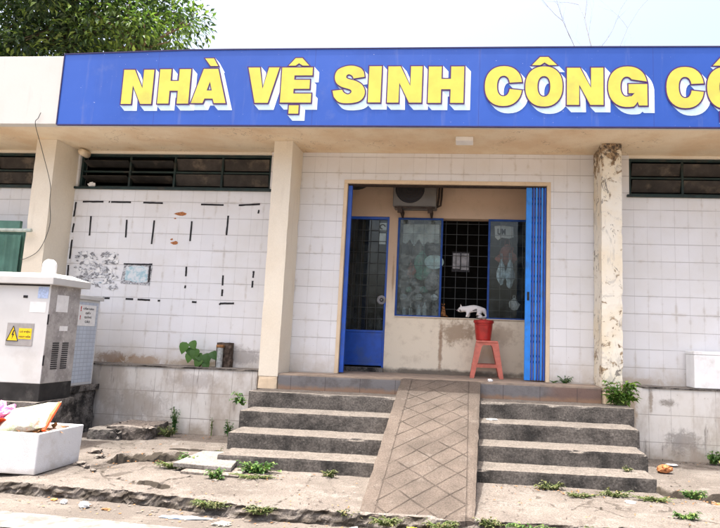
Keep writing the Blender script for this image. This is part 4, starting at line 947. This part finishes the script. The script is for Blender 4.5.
# ------------------------------------------------------------------ foam boxes
def foam_box(name,lab,cx_,cy_,z0,wx_,wy,h,ang,mat,open_top=True):
    t=thing(name,lab,'box',(cx_,cy_,z0)); Q=Matrix.Rotation(ang,3,'Z'); b=MB(); th=.032
    def bx(x0,x1,y0,y1,a,c): 
        vs=[Vector((cx_,cy_,0))+Q@Vector((x,y,0))+Vector((0,0,z)) for z in (a,c) for x,y in ((x0,y0),(x1,y0),(x1,y1),(x0,y1))]
        b.add(vs,[(3,2,1,0),(4,5,6,7),(0,1,5,4),(1,2,6,5),(2,3,7,6),(3,0,4,7)])
    X,Y=wx_/2,wy/2
    if open_top:
        # one welded shell: outer, rim, inner
        ring=lambda x,y,z:[Vector((cx_,cy_,0))+Q@Vector((a*x,c*y,0))+Vector((0,0,z)) for a,c in ((-1,-1),(1,-1),(1,1),(-1,1))]
        vs=ring(X*.97,Y*.97,z0)+ring(X,Y,z0+h)+ring(X-th,Y-th,z0+h)+ring(X-th-.01,Y-th-.01,z0+.05)
        fs=[(3,2,1,0)]
        for l in range(3):
            for k in range(4): fs.append((l*4+k,l*4+(k+1)%4,l*4+4+(k+1)%4,l*4+4+k))
        fs.append((12,13,14,15)); b.add(vs,fs)
    else: bx(-X,X,-Y,Y,z0,z0+h-.04); bx(-X-.004,X+.004,-Y-.004,Y+.004,z0+h-.0399,z0+h)
    b.build('shell',mat,t,bevel=.008,seg=3); return t
fb=foam_box('foam_box','large open white foam box full of rubbish on the pavement at left',-3.80,-2.205,.003,.80,.53,.325,R(-1.5),MT['foam'])
foam_box('foam_box','white foam box lying on the tiled ledge at the right edge',2.84,-.145,.768,.70,.245,.405,R(1),MT['foam_dirty'],False)
# rubbish in the box
def pillow(mb,c,ux,uy,L,Wd,T,mi=0,n=14,seed=0):
    ux=Vector(ux).normalized(); uy=Vector(uy).normalized(); nz=ux.cross(uy); vs=[];fs=[]
    for sgn in (1,-1):
        o=len(vs)
        for i in range(n+1):
            for j in range(n+1):
                u=i/n*2-1; v=j/n*2-1; k=max(0,(1-u**4)*(1-v**4))**.6; w_=.01*noise.noise(Vector((u*3+seed,v*3,sgn)))
                vs.append(Vector(c)+ux*u*L/2+uy*v*Wd/2+nz*(sgn*k*T/2+w_*1.3))
        for i in range(n):
            for j in range(n):
                a=o+i*(n+1)+j; f=(a,a+n+1,a+n+2,a+1); fs.append(f if sgn>0 else f[::-1])
    mb.add(vs,fs,mi)
t=thing('snack_packet','big cream packet with red edge lying tilted on top of the foam box','packet',(-3.69,-2.25,.36))
b=MB(); pillow(b,(-3.70,-2.26,.40),(.95,.1,.22),(-.12,.75,.60),.44,.30,.12,seed=2); b.build('pouch',MT['packet'],t,smooth=True)
b=MB(); b.tube([(-3.475,-2.35,.33),(-3.49,-2.25,.44),(-3.51,-2.14,.53)],[.016,.02,.014],8); b.build('red_edge',MT['orange'],t)
b=MB(); crumple(b,(-3.99,-2.22,.33),.11,.11,.10,3,sub=4,amt=.7,fr=2.6); tag(b.build('plastic_bag',MT['pink'],loc=(0,0,0)),'crumpled pink plastic bag in the left of the foam box','bag')
b=MB(); b.lathe((-3.87,-2.36,.35),[(0,-.03),(.045,-.03),(.06,.04),(.056,.04),(.04,-.02),(0,-.02)],18,ax=Matrix.Rotation(R(75),3,'Y')@Matrix.Rotation(.3,3,'X')); tag(b.build('plastic_cup',MT['orange']),'orange red plastic cup lying between the pink bag and the packet','cup')
b=MB(); crumple(b,(-3.98,-2.37,.32),.07,.05,.06,8,sub=3,amt=.7); tag(b.build('wrapper',MT['orange']),'crumpled red wrapper at the front left of the foam box','wrapper')
b=MB(); rr=random.Random(5)
for k in range(90):
    x=rr.uniform(-4.12,-3.46); y=rr.uniform(-2.41,-2.02); b.leaf((x,y,.27+rr.uniform(0,.05)),(rr.uniform(-1,1),rr.uniform(-1,1),rr.uniform(-.2,.5)),(0,0,1),rr.uniform(.05,.11),rr.uniform(.03,.05))
tag(b.build('dry_leaves',MT['tan']),None,None,None,'stuff'); 
b=MB(); b.box(-4.14,-3.44,-2.42,-1.99,.06,.265); b.box(-4.10,-3.5,-2.40,-2.01,.2651,.27); tag(b.build('rubbish',MT['tan']),'brown mixed rubbish filling the foam box under the packet','rubbish')
# ------------------------------------------------------------------ stool, bucket, cats
sx_,sy_=.235,.40
st=thing('plastic_stool','salmon red plastic stool standing on the landing under the window','stool',(sx_,sy_,.745))
b=MB(); z1=1.203
b.hexa([(sx_-.140,sy_-.140,z1-.028),(sx_+.140,sy_-.140,z1-.028),(sx_+.140,sy_+.140,z1-.028),(sx_-.140,sy_+.140,z1-.028)],[(sx_-.132,sy_-.132,z1),(sx_+.132,sy_-.132,z1),(sx_+.132,sy_+.132,z1),(sx_-.132,sy_+.132,z1)]); b.build('seat',MT['stool'],st,bevel=.012,seg=3)
def lerp(a,b,t): return a+(b-a)*t
for ax_,ay in ((-1,-1),(1,-1),(1,1),(-1,1)):
    b=MB()
    def corner(t): return sx_+ax_*lerp(.138,.205,t),sy_+ay*lerp(.138,.19,t),lerp(z1-.0285,.7455,t)
    # L-shaped leg: two plates
    for pl_ in (0,1):
        q=[]
        for t in (0,.12,1):
            x,y,z=corner(t); wd=lerp(.09,.062,min(1,t*3)) if t<.2 else lerp(.062,.052,t)
            if t==0: wd=.11
            th=.006
            if pl_==0: q.append([(x,y,z),(x-ax_*wd,y,z),(x-ax_*wd,y-ay*th,z),(x,y-ay*th,z)])
            else: q.append([(x,y-ay*th*1.02,z),(x,y-ay*wd,z),(x-ax_*th,y-ay*wd,z),(x-ax_*th,y-ay*th*1.02,z)])
        vs=[v for l in q for v in l]; fs=[(0,1,2,3),(11,10,9,8)]
        for l in range(2):
            for k in range(4): fs.append((l*4+k,l*4+(k+1)%4,l*4+4+(k+1)%4,l*4+4+k))
        b.add(vs,fs)
    b.build('leg',MT['stool'],st)
for k in range(4):
    b=MB(); t=.70; ex=lerp(.138,.205,t)-.05; ey=lerp(.138,.19,t)-.05; z=lerp(z1-.028,.745,t)
    if k==0: b.box(sx_-ex,sx_+ex,sy_-ey-.049,sy_-ey-.040,z,z+.04)
    if k==1: b.box(sx_-ex,sx_+ex,sy_+ey+.040,sy_+ey+.049,z,z+.04)
    if k==2: b.box(sx_-ex-.049,sx_-ex-.040,sy_-ey,sy_+ey,z,z+.04)
    if k==3: b.box(sx_+ex+.040,sx_+ex+.049,sy_-ey,sy_+ey,z,z+.04)
    b.build('stretcher',MT['stool'],st)
b=MB(); 
for k in (-1,1): b.box(sx_-.118,sx_+.118,sy_+k*.1365-.003,sy_+k*.1365+.003,z1-.055,z1-.0285)
b.build('apron',MT['stool'],st)
bk=thing('red_bucket','dark red plastic bucket standing on the stool below the white cat','bucket',(.19,.40,1.203))
b=MB(); b.lathe((.19,.40,1.204),[(0,0),(.09,0),(.094,.01),(.112,.17),(.115,.215),(.127,.218),(.128,.25),(.121,.252),(.118,.22),(.105,.16),(.088,.012),(0,.012)],40); b.build('pail',MT['bucket'],bk,smooth=False)
b=MB(); b.tube([(.19-.128*math.cos(a),.40-.135*math.sin(a)*.9,1.44-.045*math.sin(a)) for a in [PI*k/16 for k in range(17)]],.0035,6); b.build('handle',MT['bucket'],bk,smooth=True)
for k_ in range(1):
    b=MB(); crumple(b,(.19,.40,1.36),.09,.09,.06,12,sub=3); tag(b.build('rag',MT['bucket']),'dark red rag bunched inside the red bucket','rag')

def skinmesh(name,nodes,edges,mat,parent,sub=2):
    me=bpy.data.meshes.new(name); off=LOC[parent.name]
    me.from_pydata([tuple(Vector(n[0])-off) for n in nodes],edges,[])
    ob=bpy.data.objects.new(name,me); COL.objects.link(ob)
    sm=ob.modifiers.new('skin','SKIN'); sm.use_smooth_shade=True; sm.branch_smoothing=.6
    for i,n in enumerate(nodes): 
        r0=n[1]; me.skin_vertices[0].data[i].radius=(r0,r0) if not isinstance(r0,tuple) else r0
    me.skin_vertices[0].data[0].use_root=True
    s=ob.modifiers.new('sub','SUBSURF'); s.levels=sub; s.render_levels=sub
    bpy.context.view_layer.update(); m2=bpy.data.meshes.new_from_object(ob.evaluated_get(bpy.context.evaluated_depsgraph_get())); bpy.data.objects.remove(ob)
    m2.materials.clear(); m2.materials.append(mat); m2.polygons.foreach_set('use_smooth',[True]*len(m2.polygons)); m2.name=name
    o=bpy.data.objects.new(name,m2); COL.objects.link(o); o.parent=parent; LOC[o.name]=off; return o
def cat(name,lab,ox,oy,oz,s,mat,P,E,ears,eyes,nose):
    t=thing(name,lab,'cat',(ox,oy,oz))
    T=lambda q:(ox+q[0]*s,oy+q[1]*s,oz+q[2]*s)
    o=skinmesh('body',[(T(a),r_*s) for a,r_ in P],E,mat,t)
    # ears and facial features welded into the same mesh object
    b=MB()
    for e in ears:
        base=[Vector(T(q)) for q in e[:3]]; tip=Vector(T(e[3])); b.add([*base,tip],[(0,1,3),(1,2,3),(2,0,3),(0,2,1)])
    b.build('ear',mat,t)
    b=MB()
    for e in eyes: b.lathe(T(e),[(.0001,-.006*s),(.005*s,-.003*s),(.006*s,0),(.005*s,.003*s),(.0001,.006*s)],10)
    b.build('eye',MT['black'],t,smooth=True)
    b=MB(); b.lathe(T(nose),[(.0001,-.004*s),(.0045*s,0),(.0001,.004*s)],8); b.build('nose',MT['pink'],t,smooth=True); return t
P=[((.27,0,.140),.066),((.205,0,.140),.062),((.145,0,.122),.053),((.095,0,.114),.038),((.050,0,.110),.045),((.022,0,.094),.024),((.006,0,.088),.012),
   ((.335,0,.098),.048),((.365,.0,.055),.016),((.362,-.01,.018),.013),((.30,-.07,.012),.011),((.24,-.085,.012),.009),
   ((.138,-.038,.070),.022),((.130,-.040,.030),.015),((.112,-.040,.012),.014),((.145,.038,.070),.022),((.150,.040,.030),.015),((.132,.040,.012),.014),
   ((.285,-.045,.075),.040),((.262,-.052,.048),.024),((.315,-.052,.028),.014),((.268,-.055,.011),.014),
   ((.290,.045,.075),.040),((.272,.052,.048),.024),((.322,.052,.028),.014),((.282,.055,.011),.014)]
E_=[(0,1),(1,2),(2,3),(3,4),(4,5),(5,6),(0,7),(7,8),(8,9),(9,10),(10,11),(2,12),(12,13),(13,14),(2,15),(15,16),(16,17),(0,18),(18,19),(19,20),(20,21),(0,22),(22,23),(23,24),(24,25)]
cat('white_cat','white cat with dark patches crouching on the window sill, facing left',-.155,.69,1.487,1.05,MT['fur'],P,E_,
    [[(.040,-.034,.128),(.066,-.032,.130),(.054,-.012,.140),(.042,-.034,.172)],[(.040,.034,.128),(.066,.032,.130),(.054,.012,.140),(.042,.034,.172)]],
    [(.022,-.020,.106),(.022,.020,.106)],(-.003,0,.092))
P=[((.0,0,.06),.046),((.0,0,.105),.038),((.0,0,.145),.030),((-.008,-.004,.175),.032),((-.020,-.022,.168),.018),
   ((.012,-.035,.045),.030),((-.01,-.055,.014),.013),((-.022,-.018,.10),.016),((-.026,-.04,.05),.012),((-.03,-.05,.012),.012),((.022,-.02,.10),.016),((.024,-.04,.05),.012),((.02,-.055,.012),.012),((.05,.02,.02),.012),((.08,-.02,.012),.010)]
cat('tabby_kitten','small brown tabby kitten sitting in the dark window opening, left of the white cat',-.335,.70,1.487,.82,MT['brownfur'],P,[(0,1),(1,2),(2,3),(3,4),(0,5),(5,6),(1,7),(7,8),(8,9),(1,10),(10,11),(11,12),(0,13),(13,14)],
    [[(-.034,-.006,.196),(-.012,-.006,.203),(-.022,.01,.198),(-.032,.0,.235)],[(.018,-.006,.196),(-.003,-.006,.203),(.006,.01,.198),(.018,.0,.235)]],
    [(-.026,-.032,.182),(.004,-.034,.182)],(-.022,-.042,.168))

# ------------------------------------------------------------------ vegetation
def tree(name,lab,trunk,th,crown,rad,nclump,nleaf,mat,L,seed,group=None,rtop=.10,low=None):
    rr=random.Random(seed); t=thing(name,lab,'tree',trunk,group); b=MB(); base=Vector(trunk); c=Vector(crown)
    b.tube([base,base+(c-base)*.35+Vector((.15,0,0)),base+(c-base)*.65,c],[.28,.22,.17,.08],12)
    leaves=MB(); cl=[]
    for k in range(nclump):
        while True:
            q=Vector((rr.uniform(-1,1),rr.uniform(-1,1),rr.uniform(-1,1)))
            if .25<q.length<1: break
        q=q*(1+.15*noise.noise(q*3)); p_=c+Vector((q.x*rad[0],q.y*rad[1],q.z*rad[2]))
        cl.append(p_)
        if k%3==0:
            mid=c+(p_-c)*.45+Vector((rr.uniform(-.2,.2),rr.uniform(-.2,.2),rr.uniform(-.3,.1))); b.tube([c-Vector((0,0,rad[2]*.3)),mid,p_],[.05,.03,.01],6)
    for p_ in cl:
        s_=rr.uniform(.35,.75)
        for k in range(nleaf):
            d=Vector((rr.gauss(0,1),rr.gauss(0,1),rr.gauss(0,.8))); d=d.normalized()*rr.random()**.4*s_; q=p_+d
            dr=(d.normalized()+Vector((rr.uniform(-.8,.8),rr.uniform(-.8,.8),rr.uniform(-.9,.3))))
            leaves.leaf(q,dr,(rr.uniform(-.5,.5),rr.uniform(-.5,.5),1),L*rr.uniform(.7,1.3),L*rr.uniform(.35,.5))
    b.build('trunk',MT['wtimber'],t,smooth=True); leaves.build('crown',mat,t); return t
tree('broadleaf_tree','big dark green broadleaf tree rising behind the roof at left',(-10.5,8.5,-.1),9,(-11.6,7.6,10.0),(3.5,2.6,2.9),215,80,MT['leaf_tree'],.20,11)
tree('broadleaf_tree','smaller light green tree behind the roof beside the big dark tree',(-7.6,7.3,-.1),8,(-9.0,7.0,8.9),(1.6,1.3,1.25),42,75,MT['leaf_tree2'],.17,12)
tree('broadleaf_tree','dark tree crown at the far left corner above the white fascia',(-13.5,7.5,-.1),8,(-13.2,7.0,8.6),(2.2,1.8,1.9),70,75,MT['leaf_tree'],.19,14)
# bare tree
t=thing('bare_tree','thin leafless tree with pale twigs showing above the blue sign','tree',(3.2,8,-.1)); b=MB(); rr=random.Random(4)
b.tube([(3.2,8,-.1),(3.25,8,4),(3.3,8,7.6)],[.12,.09,.06],8)
def branch(p_,d,L,r_,dep):
    pts=[p_]; q=p_.copy()
    for k in range(5):
        d=(d+Vector((rr.uniform(-.16,.16),rr.uniform(-.16,.16),rr.uniform(-.05,.12)))).normalized(); q=q+d*L/5; pts.append(q.copy())
        if dep>0 and k>=1 and rr.random()<.6:
            sdv=Vector((rr.uniform(-1,1),rr.uniform(-.6,.6),rr.uniform(.0,.7))); branch(q.copy(),(d*.6+sdv*.8).normalized(),L*rr.uniform(.3,.5),r_*.45,dep-1)
    b.tube(pts,[r_*(1-.15*i) for i in range(6)],5)
for d,L,r_ in (((-.36,0,1),3.0,.014),((.05,0,1),3.8,.016),((.26,0,1),2.8,.009),((-.16,.1,1),2.4,.007),((.4,0,.9),2.0,.006)):
    branch(Vector((3.3,8,7.5)),Vector(d).normalized(),L,r_,2)
b.build('trunk',MT['twig'],t)

def plant(name,lab,x,y,z,h,wd,n,L,mat,seed,cat_='weed',group=None,big=False,flat=.5,lean=(0,0)):
    if name=='weed': L*=.62; h*=.8; n=int(n*1.15)
    else: L*=.9
    rr=random.Random(seed); t=thing(name,lab,cat_,(x,y,z),group); st_=MB(); lf=MB()
    for k in range(n):
        a=rr.uniform(0,2*PI); rad=wd*rr.random()**.6; top=Vector((x+lean[0]+rad*math.cos(a),y+lean[1]-abs(rad*math.sin(a))*.6,z+h*rr.uniform(.25,1)))
        b0=Vector((x+rr.uniform(-.25,.25)*wd,y+rr.uniform(-.1,.1)*wd,z-.005)); mid=(b0+top)/2+Vector((0,0,h*.12))
        st_.tube([b0,mid,top],[.0035,.0028,.002] if not big else [.006,.005,.003],5)
        m_=2 if not big else 1
        for q in range(m_ if big else rr.randint(3,6)):
            pp=top if (big or q==0) else b0.lerp(top,rr.uniform(.3,1))
            d=Vector((math.cos(a)+rr.uniform(-.8,.8),math.sin(a)+rr.uniform(-.8,.8)-.3,rr.uniform(-.5,flat)))
            (lf.bigleaf if big else lf.leaf)(pp,d,(rr.uniform(-.3,.3),-.5 if big else 0,1),L*rr.uniform(.7,1.2),L*rr.uniform(.45,.75)*(1.1 if big else 1))
    st_.build('stem',MT['stem'],t); lf.build('foliage',mat,t); return t
t=thing('potted_vine','heart-leaved green vine growing on the ledge beside the old brick','plant',(-3.22,-.14,.765)); b=MB(); lf=MB()
for (x,z,dx,dz,L) in ((-3.40,1.05,-.3,-1,.15),(-3.33,1.07,.5,-.9,.12),(-3.28,.98,.1,-1,.15),(-3.33,.93,-.2,-1,.13),(-3.13,.93,.2,-1,.14),(-3.07,.95,.6,-.8,.12),(-3.20,.88,-.4,-.9,.14),(-3.14,.84,.3,-.9,.12),(-3.24,.92,.5,-.7,.11),(-3.36,.99,.2,-.9,.10)):
    b.tube([(-3.22,-.14,.76),((x-3.22)/2,-.15,(z+.80)/2+.03),(x,-.17,z)],[.006,.004,.003],5); lf.bigleaf((x,-.17,z),(dx,-.35,dz),(0,-1,.35),L,L*.85)
b.build('stem',MT['stem'],t); lf.build('foliage',MT['leaf_plant'],t)
plant('bush','bright green bush sprouting at the foot of the peeling pillar',1.64,-.50,.575,.25,.16,55,.085,MT['leaf_bush'],22,'plant',flat=.6)
plant('weed','small dark sprig growing where the landing meets the tiles right of the gate',1.13,-.03,.747,.10,.09,14,.05,MT['leaf_dark'],23)
plant('weed','tiny flat sprig on the landing just right of the entrance trim',1.00,-.04,.747,.04,.06,8,.035,MT['leaf_dark'],24)
plant('weed','tall spiky weed against the left tiled plinth',-3.36,-.36,.0,.40,.055,26,.06,MT['leaf_dark'],25,flat=1)
plant('weed','yellowish bushy weed at the foot of the tall spiky weed',-3.35,-.52,.0,.13,.12,40,.05,MT['weed'],26)
plant('weed','short dark weed against the left plinth close to the steps',-2.72,-.33,.0,.24,.05,20,.05,MT['leaf_dark'],27,flat=1)
plant('weed','thin upright stalk against the plinth between the two dark weeds',-2.93,-.32,.0,.30,.015,6,.04,MT['weed'],28,flat=1)
plant('weed','leafy shoot leaning out between the plinth and the top step at left',-2.40,-.78,.42,.17,.06,12,.085,MT['leaf_plant'],29,lean=(-.06,-.02))
plant('weed','pale grass tuft beside the left end of the second step',-2.34,-1.42,.0,.10,.035,14,.05,MT['weed'],30,flat=1)
plant('weed','broad green weed sprawling in front of the lowest left step',-1.77,-1.93,.0,.12,.19,34,.075,MT['leaf_plant'],31)
plant('weed','straggly weed before the middle of the lowest left step',-1.15,-1.93,.0,.08,.10,16,.05,MT['weed'],32)
plant('weed','fresh green weed growing beside the broken slabs at their left',-2.47,-1.80,.0,.13,.10,22,.06,MT['leaf_plant'],33)
plant('weed','dry yellow weed mat left of the broken slabs',-2.55,-1.93,.0,.07,.16,34,.045,MT['weed'],34)
plant('weed','bright tuft in front of the lower broken slab',-2.03,-2.22,.0,.10,.08,24,.055,MT['leaf_plant'],35)
plant('weed','low weed strip right of the broken slabs',-1.75,-2.12,.0,.05,.20,44,.04,MT['weed'],36)
plant('weed','yellow sprig by the slab joint near the second step',-2.42,-1.60,.0,.10,.05,14,.045,MT['leaf_plant'],37)
for k,(x,y,w_,s_,lb) in enumerate(((-1.80,-2.83,.16,41,'kerb weed under the bend of the kerb near the blue scrap'),(-1.42,-2.90,.14,42,'kerb weed right of the kerb bend'),(-.78,-2.86,.12,44,'yellow brown kerb weed touching the ramp corner'),(-.50,-2.96,.15,45,'kerb weed left of the yellow wrapper at the ramp foot'),(-.15,-2.98,.13,46,'kerb weed right of the yellow wrapper at the ramp foot'),(.18,-2.86,.12,47,'green kerb weed at the right corner of the ramp'),(.45,-2.92,.18,48,'kerb weed right of the ramp corner'),(.9,-2.90,.18,49,'kerb weed at the bottom edge under the right pavement'))):
    plant('weed',lb,x,y+.03,-.05,.07,w_*.9,34,.045,MT['weed'] if k!=6 else MT['leaf_plant'],s_,group='weeds along the kerb')
plant('weed','weed sprawling at the base of the right steps near the ramp',.70,-1.93,.0,.09,.13,26,.05,MT['weed'],51)
plant('weed','dry weed patch on the pavement below the right steps',.92,-2.10,.0,.05,.15,34,.04,MT['weed'],52)
plant('weed','reddish weed before the lowest right step toward its end',1.20,-2.02,.0,.07,.15,30,.045,MT['weed'],53)
plant('weed','green grass strip beside the open crack at right',1.50,-2.08,.0,.05,.17,44,.04,MT['weed'],54)
plant('weed','deep green weed in the crack right of the steps',1.84,-1.95,.0,.09,.10,40,.045,MT['leaf_plant'],55)
plant('weed','weed on the right pavement near the bottom of the picture',1.58,-2.52,.0,.06,.09,24,.045,MT['leaf_plant'],56)
plant('weed','leafy weed against the right tiled plinth by the yellow bag',2.62,-.38,.0,.17,.10,30,.07,MT['leaf_plant'],57)
plant('weed','small olive weed high on the lowest right step end',1.42,-1.60,.115,.06,.05,12,.04,MT['weed'],58)

# ------------------------------------------------------------------ stones, slabs, litter
t=thing('paving_slab','pale flat stone slab, upper one of the two loose slabs','slab',(-2.25,-1.8,0),'loose slabs'); b=MB()
b.hexa([(-2.50,-2.03,.028),(-1.97,-2.06,.022),(-2.06,-1.56,.045),(-2.44,-1.60,.05)],[(-2.50,-2.03,.065),(-1.97,-2.06,.058),(-2.06,-1.56,.085),(-2.44,-1.60,.09)]); b.build('stone',MT['slab'],t,bevel=.006)
t=thing('paving_slab','greyish loose slab half under the pale one','slab',(-2.15,-2.0,0),'loose slabs'); b=MB()
b.hexa([(-2.38,-2.13,-.005),(-1.86,-2.17,-.01),(-1.88,-1.9,-.01),(-2.38,-1.8,-.005)],[(-2.38,-2.13,.024),(-1.86,-2.17,.018),(-1.88,-1.9,.018),(-2.38,-1.8,.022)]); b.build('stone',MT['rubble'],t,bevel=.006)
for k,(x0,x1,y0,y1,h,lb) in enumerate(((-4.08,-3.72,-.86,-.52,.10,'broken grey kerb block next to the cabinet plinth'),(-3.90,-3.45,-.80,-.30,.13,'broken concrete block against the left plinth, near the tall weed'))):
    b=MB(); rough_block(b,x0,x1,y0,y1,-.02,h,.03,.018,.03,k+20,False); tag(b.build('concrete_block',MT['plinth'] if k==0 else MT['rubble']),lb,'rubble','broken kerb blocks')
rr=random.Random(9)
for k in range(26):
    b=MB(); x=rr.uniform(-3.95,-3.42); y=rr.uniform(-.75,-.32); s_=rr.uniform(.02,.05); crumple(b,(x,y,.10 if x>-3.9 else .08),s_*1.3,s_,s_*.5,k,sub=2,amt=.6)
    tag(b.build('rubble_stone',MT['rubble']),'tan lump of broken concrete lying on the blocks by the left plinth','stone','rubble lumps on the broken blocks')
for k,(x,y,s_) in enumerate(((-3.33,-2.05,.04),(-3.22,-2.12,.03),(-3.52,-1.55,.05),(-3.36,-1.72,.035),(-3.1,-2.2,.02),(-2.0,-2.3,.02),(2.0,-2.2,.03),(2.08,-2.0,.035),(2.2,-2.15,.025))):
    b=MB(); crumple(b,(x,y,-.005),s_*1.3,s_,s_*.6,k+40,sub=2,amt=.7); tag(b.build('rubble_stone',MT['rubble']),'tan pavement fragment lying loose near an open crack','stone','pavement fragments by the cracks')
for nm,lb,ct,x,y,z,sx1,sy1,sz1,mt,sd_ in (
 ('crumpled_paper','white crumpled paper ball in the gutter below the foam box','litter',-2.73,-2.84,-.098,.035,.03,.022,'paper',1),
 ('crumpled_paper','smaller white paper ball in the gutter, left of the larger one','litter',-2.93,-2.78,-.098,.022,.02,.015,'paper',2),
 ('litter_scrap','orange brown scrap in the gutter left of the paper balls','litter',-3.05,-2.72,-.098,.025,.018,.006,'ltan',3),
 ('litter_scrap','pinkish scrap in the gutter right of the paper balls','litter',-2.55,-2.86,-.098,.03,.016,.006,'tan',4),
 ('litter_scrap','flat blue plastic scrap in the gutter at the kerb bend','litter',-1.93,-2.93,-.098,.16,.03,.005,'lblue',5),
 ('litter_scrap','cream cardboard scrap in the gutter right of the blue scrap','litter',-1.62,-3.02,-.098,.06,.035,.012,'packet',6),
 ('litter_scrap','yellow crumpled wrapper at the foot of the ramp','litter',-.33,-2.99,-.095,.05,.03,.03,'ylw',7),
 ('crumpled_paper','white paper scrap in the weeds left of the ramp foot','litter',-.72,-3.0,-.095,.035,.03,.02,'paper',8),
 ('broken_brick','orange broken brick on the pavement at far right','litter',1.93,-.98,.0,.075,.045,.04,'brickp',9),
 ('litter_bag','yellow green plastic bag against the right plinth','bag',2.80,-.42,.0,.11,.07,.055,'ylg',10),
 ('crumpled_paper','white paper scrap on the pavement beside the right plinth','litter',2.12,-.62,.0,.06,.035,.008,'paper',11),
 ('crumpled_paper','white scrap at the lip of the landing right of the stool','litter',.26,-.30,.747,.028,.02,.016,'paper',12),
 ('crumpled_paper','white scrap lying on the third step right of the ramp','litter',.26,-.95,.411,.06,.03,.008,'paper',13),
 ('brown_stone','orange brown stone lodged in the open pavement crack','stone',-2.98,-1.63,-.03,.045,.035,.03,'tan',14),
 ('litter_scrap','dull leaf litter bunched in the right crack','litter',2.02,-2.08,-.02,.07,.04,.015,'tan',15),
 ('crumpled_paper','tiny white scrap on the right pavement below the steps','litter',1.28,-2.20,.0,.04,.025,.008,'paper',16)):
    b=MB(); crumple(b,(x,y,z),sx1,sy1,sz1,sd_,sub=3,amt=.35 if 'brick' in nm or 'stone' in nm else .6,fr=2.4); tag(b.build(nm,MT[mt]),lb,ct)
b=MB(); rr=random.Random(91)
for k in range(420):
    if rr.random()<.6:
        x,y=rr.choice([(-3.35,-.45),(-2.5,-1.85),(-1.8,-2.05),(1.0,-2.05),(1.75,-1.95),(-1.6,-2.78),(-.9,-2.8),(2.0,-2.1),(2.5,-.4),(-3.6,-1.6),(-2.9,-1.75),(.5,-1.95)]); x+=rr.gauss(0,.22); y+=rr.gauss(0,.06)
    else: x=rr.uniform(-3.9,3); y=rr.uniform(-2.75,-.35)
    if -.78<x<.2 and y<-.3: continue
    if -2.25<x<1.65 and y>-1.9: continue
    if y<kerb_y(x)+.03 or y>-.3: continue
    b.leaf((x,y,pave_h(x,y)+.006),(rr.uniform(-1,1),rr.uniform(-1,1),rr.uniform(-.05,.25)),(rr.uniform(-.4,.4),rr.uniform(-.4,.4),1),rr.uniform(.015,.04),rr.uniform(.008,.018),rr.randint(0,1))
tag(b.build('dead_leaves',[MT['tan'],MT['rust']]),None,None,None,'stuff')
# small specks of litter in the gutter
rr=random.Random(31); b=MB()
for k in range(650):
    x=rr.uniform(-4,2.6); y=kerb_y(x)-.03-abs(rr.gauss(0,.16)) if rr.random()<.7 else rr.uniform(-2.7,-1.95); z=-.094 if y<kerb_y(x)-.02 else .006
    s_=rr.uniform(.004,.011); b.add([(x-s_,y-s_*.5,z),(x+s_,y-s_*.7,z+.002),(x+s_*.7,y+s_,z+.004),(x-s_*.5,y+s_*.6,z+.002)],[(0,1,2,3)],rr.randint(0,3))
tag(b.build('gutter_grit',[MT['rubble'],MT['plinth'],MT['tan'],MT['plinth']]),None,None,None,'stuff')
b=MB(); crumple(b,(-4.95,-.005,3.005),.05,.02,.035,3,sub=3); tag(b.build('white_rag',MT['white']),'small white rag tucked on the sill of the left louvre window','rag')
# brick and pipe on left ledge
b=MB(); rough_block(b,-3.05,-2.86,-.11,-.012,.765,1.06,.03,.008,.02,33,False); tag(b.build('old_brick',MT['brick']),'dark broken brick lump standing on the left ledge behind the pipe stub','brick')
t=thing('pipe_stub','short zinc pipe with rusty orange top in front of the brick lump','pipe',(-2.97,-.16,.765)); b=MB(); b.lathe((-2.975,-.155,.765),[(0,0),(.036,0),(.036,.235),(0,.235)],18); b.build('pipe',MT['skin_pipe'],t)
b=MB(); b.box(-3.015,-2.935,-.19,-.115,1.001,1.035); b.build('rusty_cap',MT['tan'],t,bevel=.008)
